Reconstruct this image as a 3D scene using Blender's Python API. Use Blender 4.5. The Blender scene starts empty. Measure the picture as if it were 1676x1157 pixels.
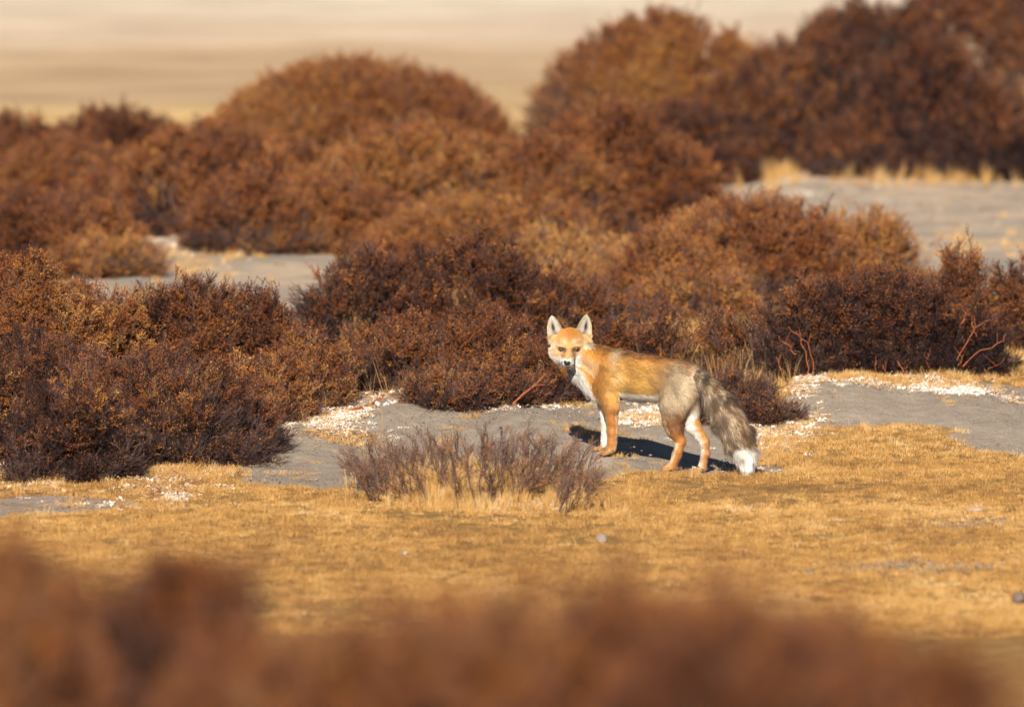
import bpy, math, random
import numpy as np
from mathutils import Vector

rng = np.random.default_rng(7)
R = math.radians
scene = bpy.context.scene

# ------------------------------------------------------------------ camera
PXR = 1676 * 300 / 36.0          # picture pixels per unit tangent (300 mm lens)
PITCH = R(4.3)
CAMY = -35.0
CAMH = 35.0 * math.tan(PITCH + math.atan((771 - 578.5) / PXR))
cam_d = bpy.data.cameras.new('camera')
cam = bpy.data.objects.new('camera', cam_d)
scene.collection.objects.link(cam)
cam.location = (0, CAMY, CAMH)
cam.rotation_euler = (R(90) - PITCH, 0, 0)
cam_d.lens = 300
cam_d.sensor_width = 36
cam_d.clip_end = 2000
cam_d.dof.use_dof = True
cam_d.dof.focus_distance = 35.4
cam_d.dof.aperture_fstop = 3.0
scene.camera = cam

# ------------------------------------------------------------------ light
SUN_EL, SUN_AZ = R(32), R(188)       # azimuth clockwise from +Y
world = bpy.data.worlds.new('World')
scene.world = world
world.use_nodes = True
nt = world.node_tree
bg = nt.nodes['Background']
sky = nt.nodes.new('ShaderNodeTexSky')
sky.sky_type = 'NISHITA'
sky.sun_disc = False
sky.sun_elevation = SUN_EL
sky.sun_rotation = SUN_AZ
sky.altitude = 4000
nt.links.new(sky.outputs[0], bg.inputs[0])
bg.inputs[1].default_value = 0.05
sl = bpy.data.lights.new('sun', 'SUN')
sl.energy = 5.0
sl.angle = R(0.53)
sl.color = (1.0, 0.92, 0.80)
sun = bpy.data.objects.new('sun', sl)
scene.collection.objects.link(sun)
to_sun = Vector((math.sin(SUN_AZ) * math.cos(SUN_EL), math.cos(SUN_AZ) * math.cos(SUN_EL), math.sin(SUN_EL)))
sun.rotation_euler = to_sun.to_track_quat('Z', 'Y').to_euler()
scene.view_settings.view_transform = 'Standard'
scene.view_settings.look = 'None'
scene.view_settings.gamma = 1
scene.view_settings.exposure = 0.74
scene.cycles.max_bounces = 5
scene.cycles.diffuse_bounces = 3

# ------------------------------------------------------------------ places
def W(px, py, Y):
    """the point at world depth Y seen at picture position px, py (1676 x 1157)"""
    u = (np.asarray(px, float) - 838.0) / PXR
    v = -(np.asarray(py, float) - 578.5) / PXR
    dy = math.cos(PITCH) + v * math.sin(PITCH)
    dz = -math.sin(PITCH) + v * math.cos(PITCH)
    t = (np.asarray(Y, float) - CAMY) / dy
    return np.stack(np.broadcast_arrays(u * t, CAMY + t * dy, CAMH + t * dz), -1)

def GY(py):
    """depth of level ground at picture row py"""
    return np.interp(-np.asarray(py, float), -_row, _Yt)

def rise(Y):
    """the ground climbs a little behind the animal and sinks again towards the plain"""
    t = np.clip((Y - .3) / 2.5, 0, 1); u = np.clip((Y - 6) / 14, 0, 1)
    return .16 * t * t * (3 - 2 * t) * (1 - u * u * (3 - 2 * u))
_Yt = np.concatenate([np.arange(-25, 30, .05), np.arange(30, 400, 1.)])
_row = 578.5 + PXR * np.tan(np.arctan((CAMH - rise(_Yt)) / (_Yt - CAMY)) - PITCH)
assert (np.diff(_row) < 0).all()

def GP(px, py):
    return W(px, py, GY(py))[..., :2]

def snoise(x, y, z=0.0, seed=0, octaves=3):
    r = np.random.default_rng(1000 + seed)
    out = 0.0; amp = 1.0; f = 1.0; tot = 0
    for o in range(octaves):
        for k in range(4):
            d = r.normal(size=3); d /= np.linalg.norm(d)
            ph = r.uniform(0, 6.28); ff = f * r.uniform(.7, 1.5)
            out = out + amp * np.sin((x * d[0] + y * d[1] + z * d[2]) * ff + ph)
            tot += amp * .5
        amp *= .55; f *= 2.1
    return out / tot

def sstep(a, b, x):
    t = np.clip((x - a) / (b - a), 0, 1)
    return t * t * (3 - 2 * t)

def poly_sd(poly, X, Y):
    """signed distance to a polygon, positive inside"""
    P = np.asarray(poly, float)
    d = np.full(X.shape, 1e9); inside = np.zeros(X.shape, bool)
    for i in range(len(P)):
        a = P[i]; b = P[(i + 1) % len(P)]
        e = b - a
        wx = X - a[0]; wy = Y - a[1]
        t = np.clip((wx * e[0] + wy * e[1]) / (e @ e + 1e-12), 0, 1)
        d = np.minimum(d, (wx - e[0] * t) ** 2 + (wy - e[1] * t) ** 2)
        c = ((a[1] <= Y) & (b[1] > Y)) | ((b[1] <= Y) & (a[1] > Y))
        with np.errstate(divide='ignore', invalid='ignore'):
            xi = a[0] + (Y - a[1]) / (b[1] - a[1]) * e[0]
        inside ^= c & (X < xi)
    d = np.sqrt(d)
    return np.where(inside, d, -d)

SAND_PX = [
    [(392, 792), (430, 742), (455, 690), (520, 668), (640, 652), (820, 655), (960, 650), (1150, 640), (1250, 662),
     (1300, 640), (1500, 628), (1800, 640), (1800, 725), (1640, 722), (1560, 706), (1480, 700), (1330, 706), (1290, 716), (1230, 728),
     (1240, 752), (1320, 772), (1180, 780), (1080, 778), (985, 792), (900, 808), (760, 826), (600, 818), (500, 806)],
    [(1540, 716), (1600, 704), (1800, 706), (1800, 742), (1600, 738)],
    [(-80, 822), (40, 812), (130, 812), (205, 820), (120, 842), (-80, 856)],
    [(1150, 318), (1200, 285), (1320, 274), (1800, 262), (1800, 540), (1560, 470), (1420, 420), (1280, 370)],
    [(120, 480), (170, 400), (330, 360), (420, 380), (520, 400), (560, 520), (380, 530), (160, 530)],
]
SAND = [[tuple(GP(a, b)) for a, b in p] for p in SAND_PX]

def sand_mask(X, Y):
    s = np.full(X.shape, -9.0)
    wx = .08 * snoise(X * 5, Y * 2.2, 0, 3); wy = .22 * snoise(X * 4, Y * 2, 0, 4)
    for p in SAND:
        s = np.maximum(s, poly_sd(p, X + wx, (Y + wy)) )
    return sstep(-.05, .06, s)

FOXX = float(W(1074, 771, 0)[0])
BUMPS = [  # px, py, amplitude, sx, sy
    (880, 722, .05, .25, .5), (1375, 660, .07, .22, .6), (1560, 660, .03, .3, .7), (500, 735, .05, .3, .6),
    (790, 815, .045, .40, .45), (150, 775, .06, .7, .7), (1075, 715, .035, .12, .5), (620, 700, .03, .2, .5),
    (1200, 745, -.02, .2, .4), (1500, 600, .06, .7, 1.2), (760, 660, .05, .5, .8), (480, 860, .02, .5, .5),
    (1450, 860, .02, .5, .5), (1500, 300, .12, 2., 3.), (350, 420, .08, 1., 2.)]
BUMPW = [(float(GP(a, b)[0]), float(GP(a, b)[1]), h, sx, sy) for a, b, h, sx, sy in BUMPS]

def H0(X, Y):
    X = np.asarray(X, float); Y = np.asarray(Y, float)
    z = np.zeros(np.broadcast(X, Y).shape) + rise(Y)
    for bx, by, h, sx, sy in BUMPW:
        z = z + h * np.exp(-((X - bx) / sx) ** 2 - ((Y - by) / sy) ** 2)
    z = z + .06 * np.exp(-((X - FOXX + .45) / .50) ** 2 - ((Y - .7) / .7) ** 2)
    near = np.exp(-((X - FOXX) / .6) ** 2 - (Y / .5) ** 2)
    z = z + (1 - .9 * near) * (.018 * snoise(X * 3, Y * 2.2, 0, 11) + .009 * snoise(X * 11, Y * 9, 0, 12))
    far = sstep(40, 120, Y)
    z = z + far * .25 * snoise(X * .25, Y * .12, 0, 13)
    return z

# the ground meets the four feet: (column, row, depth) of the soles in study units of the animal
CR = 1568 / 420.0                        # study drawing units: 1490 of them to the metre
FU = 35.0 / PXR / CR                     # metres per unit
def q(cx, cy, Y): return W(860 + np.asarray(cx, float) / CR, 490 + np.asarray(cy, float) / CR, Y)
def Yb(cx): return -.10 + (1000 - cx) * FU * .50
SOLES = np.array([q(500, 954, Yb(540) - .035), q(462, 926, Yb(540) + .055), q(878, 1050, Yb(900) - .048), q(1066, 1058, Yb(1060) + .055), q(1330, 1075, -.27)])
_A = np.exp(-((SOLES[:, None, :2] - SOLES[None, :, :2]) ** 2).sum(-1) / .13 ** 2)
_w = np.linalg.solve(_A + 1e-3 * np.eye(5), SOLES[:, 2] - H0(SOLES[:, 0], SOLES[:, 1]))
def H(X, Y):
    X = np.asarray(X, float); Y = np.asarray(Y, float)
    z = H0(X, Y)
    for (sx_, sy_, _), w_ in zip(SOLES, _w):
        z = z + w_ * np.exp(-((X - sx_) ** 2 + (Y - sy_) ** 2) / .13 ** 2)
    return z

# ------------------------------------------------------------------ materials
def new_mat(name):
    m = bpy.data.materials.new(name); m.use_nodes = True
    n = m.node_tree
    return m, n, n.nodes, n.links, n.nodes['Principled BSDF']

def ramp(nodes, stops):
    r = nodes.new('ShaderNodeValToRGB')
    while len(r.color_ramp.elements) < len(stops):
        r.color_ramp.elements.new(.5)
    for e, (p, c) in zip(r.color_ramp.elements, stops):
        e.position = p; e.color = (*c, 1)
    return r

def noise_node(nodes, links, vec, scale, detail=4, rough=.6):
    n = nodes.new('ShaderNodeTexNoise')
    n.inputs['Scale'].default_value = scale; n.inputs['Detail'].default_value = detail
    n.inputs['Roughness'].default_value = rough
    if vec is not None: links.new(vec, n.inputs['Vector'])
    return n

def mix(nodes, links, f, a, b, mode='MIX'):
    m = nodes.new('ShaderNodeMix'); m.data_type = 'RGBA'; m.blend_type = mode
    for s, v in ((0, f), (6, a), (7, b)):
        if isinstance(v, (int, float)): m.inputs[s].default_value = v
        elif isinstance(v, tuple): m.inputs[s].default_value = (*v, 1)
        else: links.new(v, m.inputs[s])
    return m.outputs[2]

def plain_mat(name, c, c2=None, scale=40, rough=.9, bump=0, spec=.2):
    m, n, N, L, b = new_mat(name)
    g = N.new('ShaderNodeNewGeometry')
    nz = noise_node(N, L, g.outputs['Position'], scale)
    r = ramp(N, [(.3, c), (.7, c2 or tuple(v * .6 for v in c))])
    L.new(nz.outputs[0], r.inputs[0]); L.new(r.outputs[0], b.inputs['Base Color'])
    b.inputs['Roughness'].default_value = rough
    b.inputs['Specular IOR Level'].default_value = spec
    if bump:
        bp = N.new('ShaderNodeBump'); bp.inputs['Strength'].default_value = bump; bp.inputs['Distance'].default_value = .01
        L.new(nz.outputs[0], bp.inputs['Height']); L.new(bp.outputs[0], b.inputs['Normal'])
    return m

def tint_mat(name, stops, rough=.8, transl=0, spec=.15, posmix=.35):
    """colour from the per-instance tint, shifted by slow and fine noise in place"""
    m, n, N, L, b = new_mat(name)
    at = N.new('ShaderNodeAttribute'); at.attribute_type = 'INSTANCER'; at.attribute_name = 'tint'
    g = N.new('ShaderNodeNewGeometry')
    nz = noise_node(N, L, g.outputs['Position'], 60, 2)
    a = N.new('ShaderNodeMath'); a.operation = 'MULTIPLY_ADD'
    a.inputs[1].default_value = posmix * 2
    L.new(nz.outputs[0], a.inputs[0]); 
    s = N.new('ShaderNodeMath'); s.operation = 'SUBTRACT'; s.inputs[1].default_value = posmix
    L.new(at.outputs['Fac'], s.inputs[0]); L.new(s.outputs[0], a.inputs[2])
    r = ramp(N, stops); L.new(a.outputs[0], r.inputs[0])
    L.new(r.outputs[0], b.inputs['Base Color'])
    b.inputs['Roughness'].default_value = rough
    b.inputs['Specular IOR Level'].default_value = spec
    if transl:
        t = N.new('ShaderNodeBsdfTranslucent'); L.new(r.outputs[0], t.inputs[0])
        ms = N.new('ShaderNodeMixShader'); ms.inputs[0].default_value = transl
        L.new(b.outputs[0], ms.inputs[1]); L.new(t.outputs[0], ms.inputs[2])
        L.new(ms.outputs[0], N['Material Output'].inputs[0])
    return m

M_twig = tint_mat('twig_bark', [(.0, (.020, .013, .014)), (.35, (.056, .035, .035)), (.7, (.125, .074, .058)), (1., (.24, .13, .075))], .7)
M_bud = tint_mat('rusty_leaf', [(.0, (.06, .024, .014)), (.3, (.19, .062, .020)), (.55, (.36, .112, .026)), (.85, (.50, .215, .042)), (1., (.62, .33, .09))], .7, .15)
M_straw = tint_mat('dry_straw', [(.0, (.20, .10, .045)), (.35, (.50, .275, .085)), (.65, (.65, .39, .135)), (1., (.78, .58, .32))], .7, .25, posmix=.30)
M_litter = tint_mat('pale_litter', [(.0, (.26, .13, .06)), (.3, (.48, .29, .15)), (.6, (.66, .50, .34)), (.85, (.76, .68, .57)), (1., (.86, .82, .76))], .9, .1, posmix=.25)
M_clod = tint_mat('soil_crumb', [(.0, (.07, .052, .042)), (.5, (.24, .19, .155)), (1., (.42, .35, .29))], .95)
M_stem = plain_mat('orange_bark', (.44, .13, .035), (.17, .05, .028), 60, .7, .5, .2)
M_stemdark = plain_mat('dark_bark', (.10, .055, .045), (.17, .10, .08), 30, .8, .3)
M_cut = plain_mat('cut_wood', (.60, .42, .26), (.45, .3, .18), 80)
M_stone = plain_mat('pale_stone', (.42, .34, .27), (.27, .21, .17), 45, .9, .5)
M_darkstone = plain_mat('dark_stone', (.20, .15, .12), (.11, .085, .07), 45, .9, .5)

# ground
def ground_mat():
    m, n, N, L, b = new_mat('ground_soil_and_turf')
    g = N.new('ShaderNodeNewGeometry'); pos = g.outputs['Position']
    at = N.new('ShaderNodeAttribute'); at.attribute_name = 'sand'
    fine = noise_node(N, L, pos, 90, 6, .7)
    med = noise_node(N, L, pos, 9, 5, .65)
    big = noise_node(N, L, pos, 1.3, 4, .6)
    sand = ramp(N, [(.3, (.20, .155, .12)), (.42, (.37, .305, .242)), (.6, (.43, .36, .29)), (.75, (.53, .455, .375))])
    L.new(fine.outputs[0], sand.inputs[0])
    sand2 = ramp(N, [(.3, (.80, .78, .76)), (.7, (1.1, 1.08, 1.05))]); L.new(med.outputs[0], sand2.inputs[0])
    sc = mix(N, L, 1.0, sand.outputs[0], sand2.outputs[0], 'MULTIPLY')
    turf = ramp(N, [(.2, (.20, .11, .04)), (.45, (.36, .205, .07)), (.6, (.46, .28, .10)), (.85, (.56, .38, .16))])
    L.new(med.outputs[0], turf.inputs[0])
    tf = ramp(N, [(.2, (.55, .52, .5)), (.7, (1.15, 1.12, 1.1))]); L.new(fine.outputs[0], tf.inputs[0])
    tc = mix(N, L, 1.0, turf.outputs[0], tf.outputs[0], 'MULTIPLY')
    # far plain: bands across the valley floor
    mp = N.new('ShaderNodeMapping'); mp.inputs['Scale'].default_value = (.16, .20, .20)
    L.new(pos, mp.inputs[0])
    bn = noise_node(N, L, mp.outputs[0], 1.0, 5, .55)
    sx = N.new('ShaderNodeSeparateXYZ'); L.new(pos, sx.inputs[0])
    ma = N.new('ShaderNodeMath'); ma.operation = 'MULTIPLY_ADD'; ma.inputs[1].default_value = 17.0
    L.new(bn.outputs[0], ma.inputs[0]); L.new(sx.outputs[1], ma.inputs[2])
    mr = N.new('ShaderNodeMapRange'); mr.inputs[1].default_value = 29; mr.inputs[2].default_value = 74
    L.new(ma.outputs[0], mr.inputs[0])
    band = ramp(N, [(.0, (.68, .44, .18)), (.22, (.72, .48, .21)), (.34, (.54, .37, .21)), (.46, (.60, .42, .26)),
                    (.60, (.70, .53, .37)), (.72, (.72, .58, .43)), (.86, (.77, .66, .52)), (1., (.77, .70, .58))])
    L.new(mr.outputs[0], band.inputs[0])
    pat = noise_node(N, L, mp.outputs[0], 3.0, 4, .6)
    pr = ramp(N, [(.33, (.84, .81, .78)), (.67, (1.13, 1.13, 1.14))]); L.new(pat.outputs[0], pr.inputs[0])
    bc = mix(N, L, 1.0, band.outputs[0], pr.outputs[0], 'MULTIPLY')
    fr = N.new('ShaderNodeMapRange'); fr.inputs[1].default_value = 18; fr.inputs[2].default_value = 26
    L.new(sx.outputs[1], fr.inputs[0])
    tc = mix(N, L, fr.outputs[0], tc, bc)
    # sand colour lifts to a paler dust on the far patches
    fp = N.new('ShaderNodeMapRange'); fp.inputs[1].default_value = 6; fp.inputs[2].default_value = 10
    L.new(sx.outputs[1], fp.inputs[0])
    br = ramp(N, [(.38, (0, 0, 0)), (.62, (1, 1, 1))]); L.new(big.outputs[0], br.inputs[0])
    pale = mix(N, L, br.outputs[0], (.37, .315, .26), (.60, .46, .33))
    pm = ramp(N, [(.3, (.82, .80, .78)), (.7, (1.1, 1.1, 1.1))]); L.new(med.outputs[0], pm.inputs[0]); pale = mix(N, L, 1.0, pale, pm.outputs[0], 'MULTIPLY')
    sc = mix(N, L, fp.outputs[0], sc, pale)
    # ragged edge of the mask
    e = N.new('ShaderNodeMath'); e.operation = 'MULTIPLY_ADD'; e.inputs[1].default_value = 1.5; e.inputs[2].default_value = -.75
    en = noise_node(N, L, pos, 16, 8, .75); L.new(en.outputs[0], e.inputs[0])
    e2 = N.new('ShaderNodeMath'); e2.operation = 'ADD'; L.new(at.outputs['Fac'], e2.inputs[0]); L.new(e.outputs[0], e2.inputs[1])
    er = N.new('ShaderNodeMapRange'); er.inputs[1].default_value = .38; er.inputs[2].default_value = .62
    L.new(e2.outputs[0], er.inputs[0])
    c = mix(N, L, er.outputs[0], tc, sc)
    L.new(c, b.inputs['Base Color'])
    b.inputs['Roughness'].default_value = .95; b.inputs['Specular IOR Level'].default_value = .1
    bp = N.new('ShaderNodeBump'); bp.inputs['Strength'].default_value = .9; bp.inputs['Distance'].default_value = .018
    L.new(fine.outputs[0], bp.inputs['Height'])
    bp2 = N.new('ShaderNodeBump'); bp2.inputs['Strength'].default_value = .6; bp2.inputs['Distance'].default_value = .025
    L.new(med.outputs[0], bp2.inputs['Height']); L.new(bp.outputs[0], bp2.inputs['Normal'])
    L.new(bp2.outputs[0], b.inputs['Normal'])
    return m

# ------------------------------------------------------------------ mesh helpers
def mesh_obj(name, V, F, mats, parent=None, mat_idx=None, smooth=False, link=True):
    me = bpy.data.meshes.new(name)
    V = np.asarray(V, np.float32)
    if isinstance(F, np.ndarray):
        k = F.shape[1]
        me.vertices.add(len(V)); me.vertices.foreach_set('co', V.ravel())
        me.loops.add(F.size); me.loops.foreach_set('vertex_index', F.ravel().astype(np.int32))
        me.polygons.add(len(F)); me.polygons.foreach_set('loop_start', np.arange(0, F.size, k, dtype=np.int32))
        me.update(calc_edges=True)
    else:
        me.from_pydata([tuple(v) for v in V], [], F)
    for m in (mats if isinstance(mats, (list, tuple)) else [mats]): me.materials.append(m)
    if mat_idx is not None: me.polygons.foreach_set('material_index', np.asarray(mat_idx, np.int32))
    if smooth: me.polygons.foreach_set('use_smooth', np.ones(len(me.polygons), bool))
    me.update()
    o = bpy.data.objects.new(name, me)
    if link: scene.collection.objects.link(o)
    if parent is not None: o.parent = parent
    return o

def tag(o, label=None, cat=None, group=None, kind=None):
    if label: o['label'] = label
    if cat: o['category'] = cat
    if group: o['group'] = group
    if kind: o['kind'] = kind
    return o

def empty(name, loc, label, cat, group=None):
    o = bpy.data.objects.new(name, None); scene.collection.objects.link(o)
    o.location = loc; o.empty_display_size = .05
    return tag(o, label, cat, group)

class MB:
    def __init__(s): s.V = []; s.F = []; s.M = []; s.n = 0
    def add(s, V, F, m=0):
        s.V.append(np.asarray(V, float)); s.F += [tuple(i + s.n for i in f) for f in F]; s.M += [m] * len(F); s.n += len(V)
    def tube(s, P, r, sides=3, m=0, cap=False, mcap=None):
        P = np.asarray(P, float); n = len(P); r = np.broadcast_to(r, (n,))
        T = np.gradient(P, axis=0); T /= np.linalg.norm(T, axis=1)[:, None] + 1e-9
        a = np.array([0, 0, 1.]) if abs(T[0][2]) < .8 else np.array([1., 0, 0])
        V = []; F = []
        for i in range(n):
            u = np.cross(T[i], a); u /= np.linalg.norm(u) + 1e-9; w = np.cross(T[i], u)
            for k in range(sides):
                t = 2 * math.pi * k / sides
                V.append(P[i] + r[i] * (math.cos(t) * u + math.sin(t) * w))
        for i in range(n - 1):
            for k in range(sides):
                k2 = (k + 1) % sides
                F.append((i * sides + k, i * sides + k2, (i + 1) * sides + k2, (i + 1) * sides + k))
        s.add(V, F, m)
        if cap:
            s.add(V[-sides:], [tuple(range(sides))], mcap if mcap is not None else m)
            s.add(V[:sides], [tuple(range(sides - 1, -1, -1))], mcap if mcap is not None else m)
    def build(s, name, mats, parent=None, link=True):
        return mesh_obj(name, np.concatenate(s.V), s.F, mats, parent, s.M, link=link)

def eulers(D, spin):
    """XYZ eulers turning local +Z onto D with a spin about it"""
    D = D / (np.linalg.norm(D, axis=1)[:, None] + 1e-9)
    th = np.arccos(np.clip(D[:, 2], -1, 1)); ph = np.arctan2(D[:, 1], D[:, 0])
    ct, st, cp, sp, cs, ss = np.cos(th), np.sin(th), np.cos(ph), np.sin(ph), np.cos(spin), np.sin(spin)
    R00 = cp * ct * cs - sp * ss; R10 = sp * ct * cs + cp * ss; R20 = -st * cs
    R21 = st * ss; R22 = ct
    return np.stack([np.arctan2(R21, R22), -np.arcsin(np.clip(R20, -1, 1)), np.arctan2(R10, R00)], 1)

def make_gn(name, coll):
    g = bpy.data.node_groups.new(name, 'GeometryNodeTree')
    g.interface.new_socket('Geometry', in_out='INPUT', socket_type='NodeSocketGeometry')
    g.interface.new_socket('Geometry', in_out='OUTPUT', socket_type='NodeSocketGeometry')
    N, L = g.nodes, g.links
    i = N.new('NodeGroupInput'); o = N.new('NodeGroupOutput')
    ci = N.new('GeometryNodeCollectionInfo'); ci.inputs['Collection'].default_value = coll
    ci.inputs['Separate Children'].default_value = True; ci.inputs['Reset Children'].default_value = True
    ip = N.new('GeometryNodeInstanceOnPoints'); ip.inputs['Pick Instance'].default_value = True
    mp = N.new('GeometryNodeMeshToPoints')
    def attr(n, t):
        a = N.new('GeometryNodeInputNamedAttribute'); a.data_type = t; a.inputs['Name'].default_value = n
        return a.outputs['Attribute']
    er = N.new('FunctionNodeEulerToRotation')
    L.new(attr('rot', 'FLOAT_VECTOR'), er.inputs[0])
    L.new(i.outputs[0], mp.inputs[0]); L.new(mp.outputs[0], ip.inputs['Points'])
    L.new(ci.outputs[0], ip.inputs['Instance'])
    L.new(attr('pick', 'INT'), ip.inputs['Instance Index'])
    L.new(er.outputs[0], ip.inputs['Rotation'])
    L.new(attr('size', 'FLOAT'), ip.inputs['Scale'])
    L.new(ip.outputs[0], o.inputs[0])
    return g

def scatter(name, gn, P, rot, size, pick, tint, parent=None, kind='stuff'):
    me = bpy.data.meshes.new(name)
    me.vertices.add(len(P)); me.vertices.foreach_set('co', np.asarray(P, np.float32).ravel())
    for n, t, v, f in (('rot', 'FLOAT_VECTOR', rot, 'vector'), ('size', 'FLOAT', size, 'value'),
                       ('pick', 'INT', pick, 'value'), ('tint', 'FLOAT', tint, 'value')):
        a = me.attributes.new(n, t, 'POINT')
        a.data.foreach_set(f, np.ascontiguousarray(v, np.int32 if t == 'INT' else np.float32).ravel())
    o = bpy.data.objects.new(name, me); scene.collection.objects.link(o)
    md = o.modifiers.new('scatter', 'NODES'); md.node_group = gn
    if parent is not None: o.parent = parent
    if kind: o['kind'] = kind
    return o

# ------------------------------------------------------------------ ground sheet
def axis(parts):
    out = []
    for a, b, s in parts: out += list(np.arange(a, b, s))
    return np.array(out + [parts[-1][1]])
xs = axis([(-400, -40, 30), (-40, -8, 2), (-8, -2.6, .2), (-2.6, 2.6, .022), (2.6, 8, .2), (8, 40, 2), (40, 400, 30)])
ys = axis([(-60, -20, 2), (-20, -6, .25), (-6, 7, .04), (7, 20, .12), (20, 60, .5), (60, 200, 8), (200, 900, 50)])
GX, GYY = np.meshgrid(xs, ys)
GZ = H(GX, GYY)
nx, ny = len(xs), len(ys)
idx = np.arange(nx * ny).reshape(ny, nx)
F = np.stack([idx[:-1, :-1], idx[:-1, 1:], idx[1:, 1:], idx[1:, :-1]], -1).reshape(-1, 4)
ground = mesh_obj('ground', np.stack([GX, GYY, GZ], -1).reshape(-1, 3), F, ground_mat(), smooth=True)
a = ground.data.attributes.new('sand', 'FLOAT', 'POINT')
a.data.foreach_set('value', sand_mask(GX, GYY).ravel().astype(np.float32))
tag(ground, 'dry golden turf and bare grey sand of the valley floor', kind='structure')

# ------------------------------------------------------------------ sprig library
def coll(name): return bpy.data.collections.new(name)

def make_sprig(r, leafy, length=.10, side=7, buds=60, thick=.0011):
    mb = MB()
    n = 5
    bend = r.normal(0, .012, 2)
    t = np.linspace(0, 1, n)
    P = np.stack([bend[0] * t ** 2 + r.normal(0, .0012, n), bend[1] * t ** 2 + r.normal(0, .0012, n), length * t], 1); P[0] = 0
    mb.tube(P, thick * (1.25 - .8 * t), 3, 0)
    tips = [(P, 1.0)]
    for k in range(side):
        f = r.uniform(.2, .9); base = P[0] * 0 + np.array([np.interp(f, t, P[:, j]) for j in range(3)])
        az = r.uniform(0, 6.28); el = r.uniform(.35, .85)
        d = np.array([math.cos(az) * math.sin(el), math.sin(az) * math.sin(el), math.cos(el)])
        L_ = length * r.uniform(.25, .5) * (1.15 - f * .5)
        Q = np.stack([base, base + d * L_ * .5 + r.normal(0, .0012, 3), base + d * L_ + np.array([0, 0, L_ * .25])])
        mb.tube(Q, [thick * .75, thick * .6, thick * .35], 3, 0)
        tips.append((Q, 1.0))
        if r.random() < .6:
            d2 = d + r.normal(0, .5, 3); d2 /= np.linalg.norm(d2)
            Q2 = np.stack([Q[1], Q[1] + d2 * L_ * .45])
            mb.tube(Q2, [thick * .55, thick * .3], 3, 0); tips.append((Q2, 1.0))
    nb = int(buds * leafy)
    for k in range(nb):
        Q, _ = tips[r.integers(len(tips))]
        f = r.uniform(.3, 1.02) * (len(Q) - 1); i = min(int(f), len(Q) - 2); p = Q[i] + (Q[i + 1] - Q[i]) * (f - i)
        d = r.normal(0, 1, 3); d[2] = abs(d[2]) + .3; d /= np.linalg.norm(d)
        u = np.cross(d, r.normal(0, 1, 3)); u /= np.linalg.norm(u)
        s = r.uniform(.0018, .0042)
        w = np.cross(d, u)
        mb.add([p, p + d * s + u * s * .5, p + d * s * 1.9 + w * s * .2, p + d * s - u * s * .5], [(0, 1, 2), (0, 2, 3)], 1)
    return mb.build('sprig', [M_twig, M_bud], link=False)

r_ = np.random.default_rng(21)
SPR = coll('sprig_library')
spr = []
for k in range(5): o = make_sprig(r_, 1.0, .085, 9, 125); o.name = 'sprig_a%02d' % k; SPR.objects.link(o)   # 0-4 leafy
for k in range(4): o = make_sprig(r_, .45, .095, 9, 110); o.name = 'sprig_b%02d' % k; SPR.objects.link(o)    # 5-8 half
for k in range(4): o = make_sprig(r_, .08, .10, 9, 60, .0012); o.name = 'sprig_c%02d' % k; SPR.objects.link(o)     # 9-12 bare
GN_SPR = make_gn('sprig_scatter', SPR)

def make_tuft(r, n, h, rad, w, lean=.5, straightish=False):
    V = []; F = []
    for k in range(n):
        a = r.uniform(0, 6.28); rr = rad * math.sqrt(r.random())
        p = np.array([rr * math.cos(a), rr * math.sin(a), -.002])
        hh = h * r.uniform(.45, 1.1)
        b = r.uniform(0, 6.28); l = hh * lean * abs(r.normal(0, .8))
        d = np.array([math.cos(b) * l, math.sin(b) * l, 0])
        s = r.uniform(0, 6.28); u = np.array([math.cos(s), math.sin(s), 0]) * w * .5
        m = p + d * .35 + np.array([0, 0, hh * .6]); e = p + d + np.array([0, 0, hh * (1 - .3 * min(1, l / hh))])
        i = len(V); V += [p - u, p + u, m + u * .8, m - u * .8, e]
        F += [(i, i + 1, i + 2, i + 3), (i + 3, i + 2, i + 4)]
    return mesh_obj('tuft', V, F, [M_straw], link=False)

TUF = coll('tuft_library')
for k in range(4): o = make_tuft(r_, 46, .016, .032, .0013, .9); o.name = 'tuft_a%02d' % k; TUF.objects.link(o)   # 0-3 turf
for k in range(3): o = make_tuft(r_, 34, .035, .022, .0013, .7); o.name = 'tuft_b%02d' % k; TUF.objects.link(o)    # 4-6 longer
for k in range(3): o = make_tuft(r_, 26, .095, .018, .0014, .35); o.name = 'tuft_c%02d' % k; TUF.objects.link(o)    # 7-9 tall
for k in range(3): o = make_tuft(r_, 3, .17, .012, .0014, .22); o.name = 'tuft_d%02d' % k; TUF.objects.link(o)     # 10-12 stalks
GN_TUF = make_gn('tuft_scatter', TUF)

LIT = coll('litter_library')
def make_flakes(r, n, rad, s0, s1, mat, flat=.4):
    V = []; F = []
    for k in range(n):
        a = r.uniform(0, 6.28); rr = rad * math.sqrt(r.random())
        c = np.array([rr * math.cos(a), rr * math.sin(a), r.uniform(0, s1 * .8)])
        s = r.uniform(s0, s1)
        i = len(V)
        M = r.normal(0, 1, (3, 3)); Q, _ = np.linalg.qr(M)
        base = np.array([[1, 0, 0], [-.6, .7, 0], [-.5, -.8, 0], [.1, .1, .7], [0, 0, -.5]]) * r.uniform(.6, 1.2, (5, 1)) * np.array([1, 1, flat])
        V += list(c + (base * s) @ Q.T)
        F += [(i + 0, i + 1, i + 3), (i + 1, i + 2, i + 3), (i + 2, i + 0, i + 3), (i + 1, i, i + 4), (i + 2, i + 1, i + 4), (i, i + 2, i + 4)]
    return mesh_obj('flakes', V, F, [mat], link=False)
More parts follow.
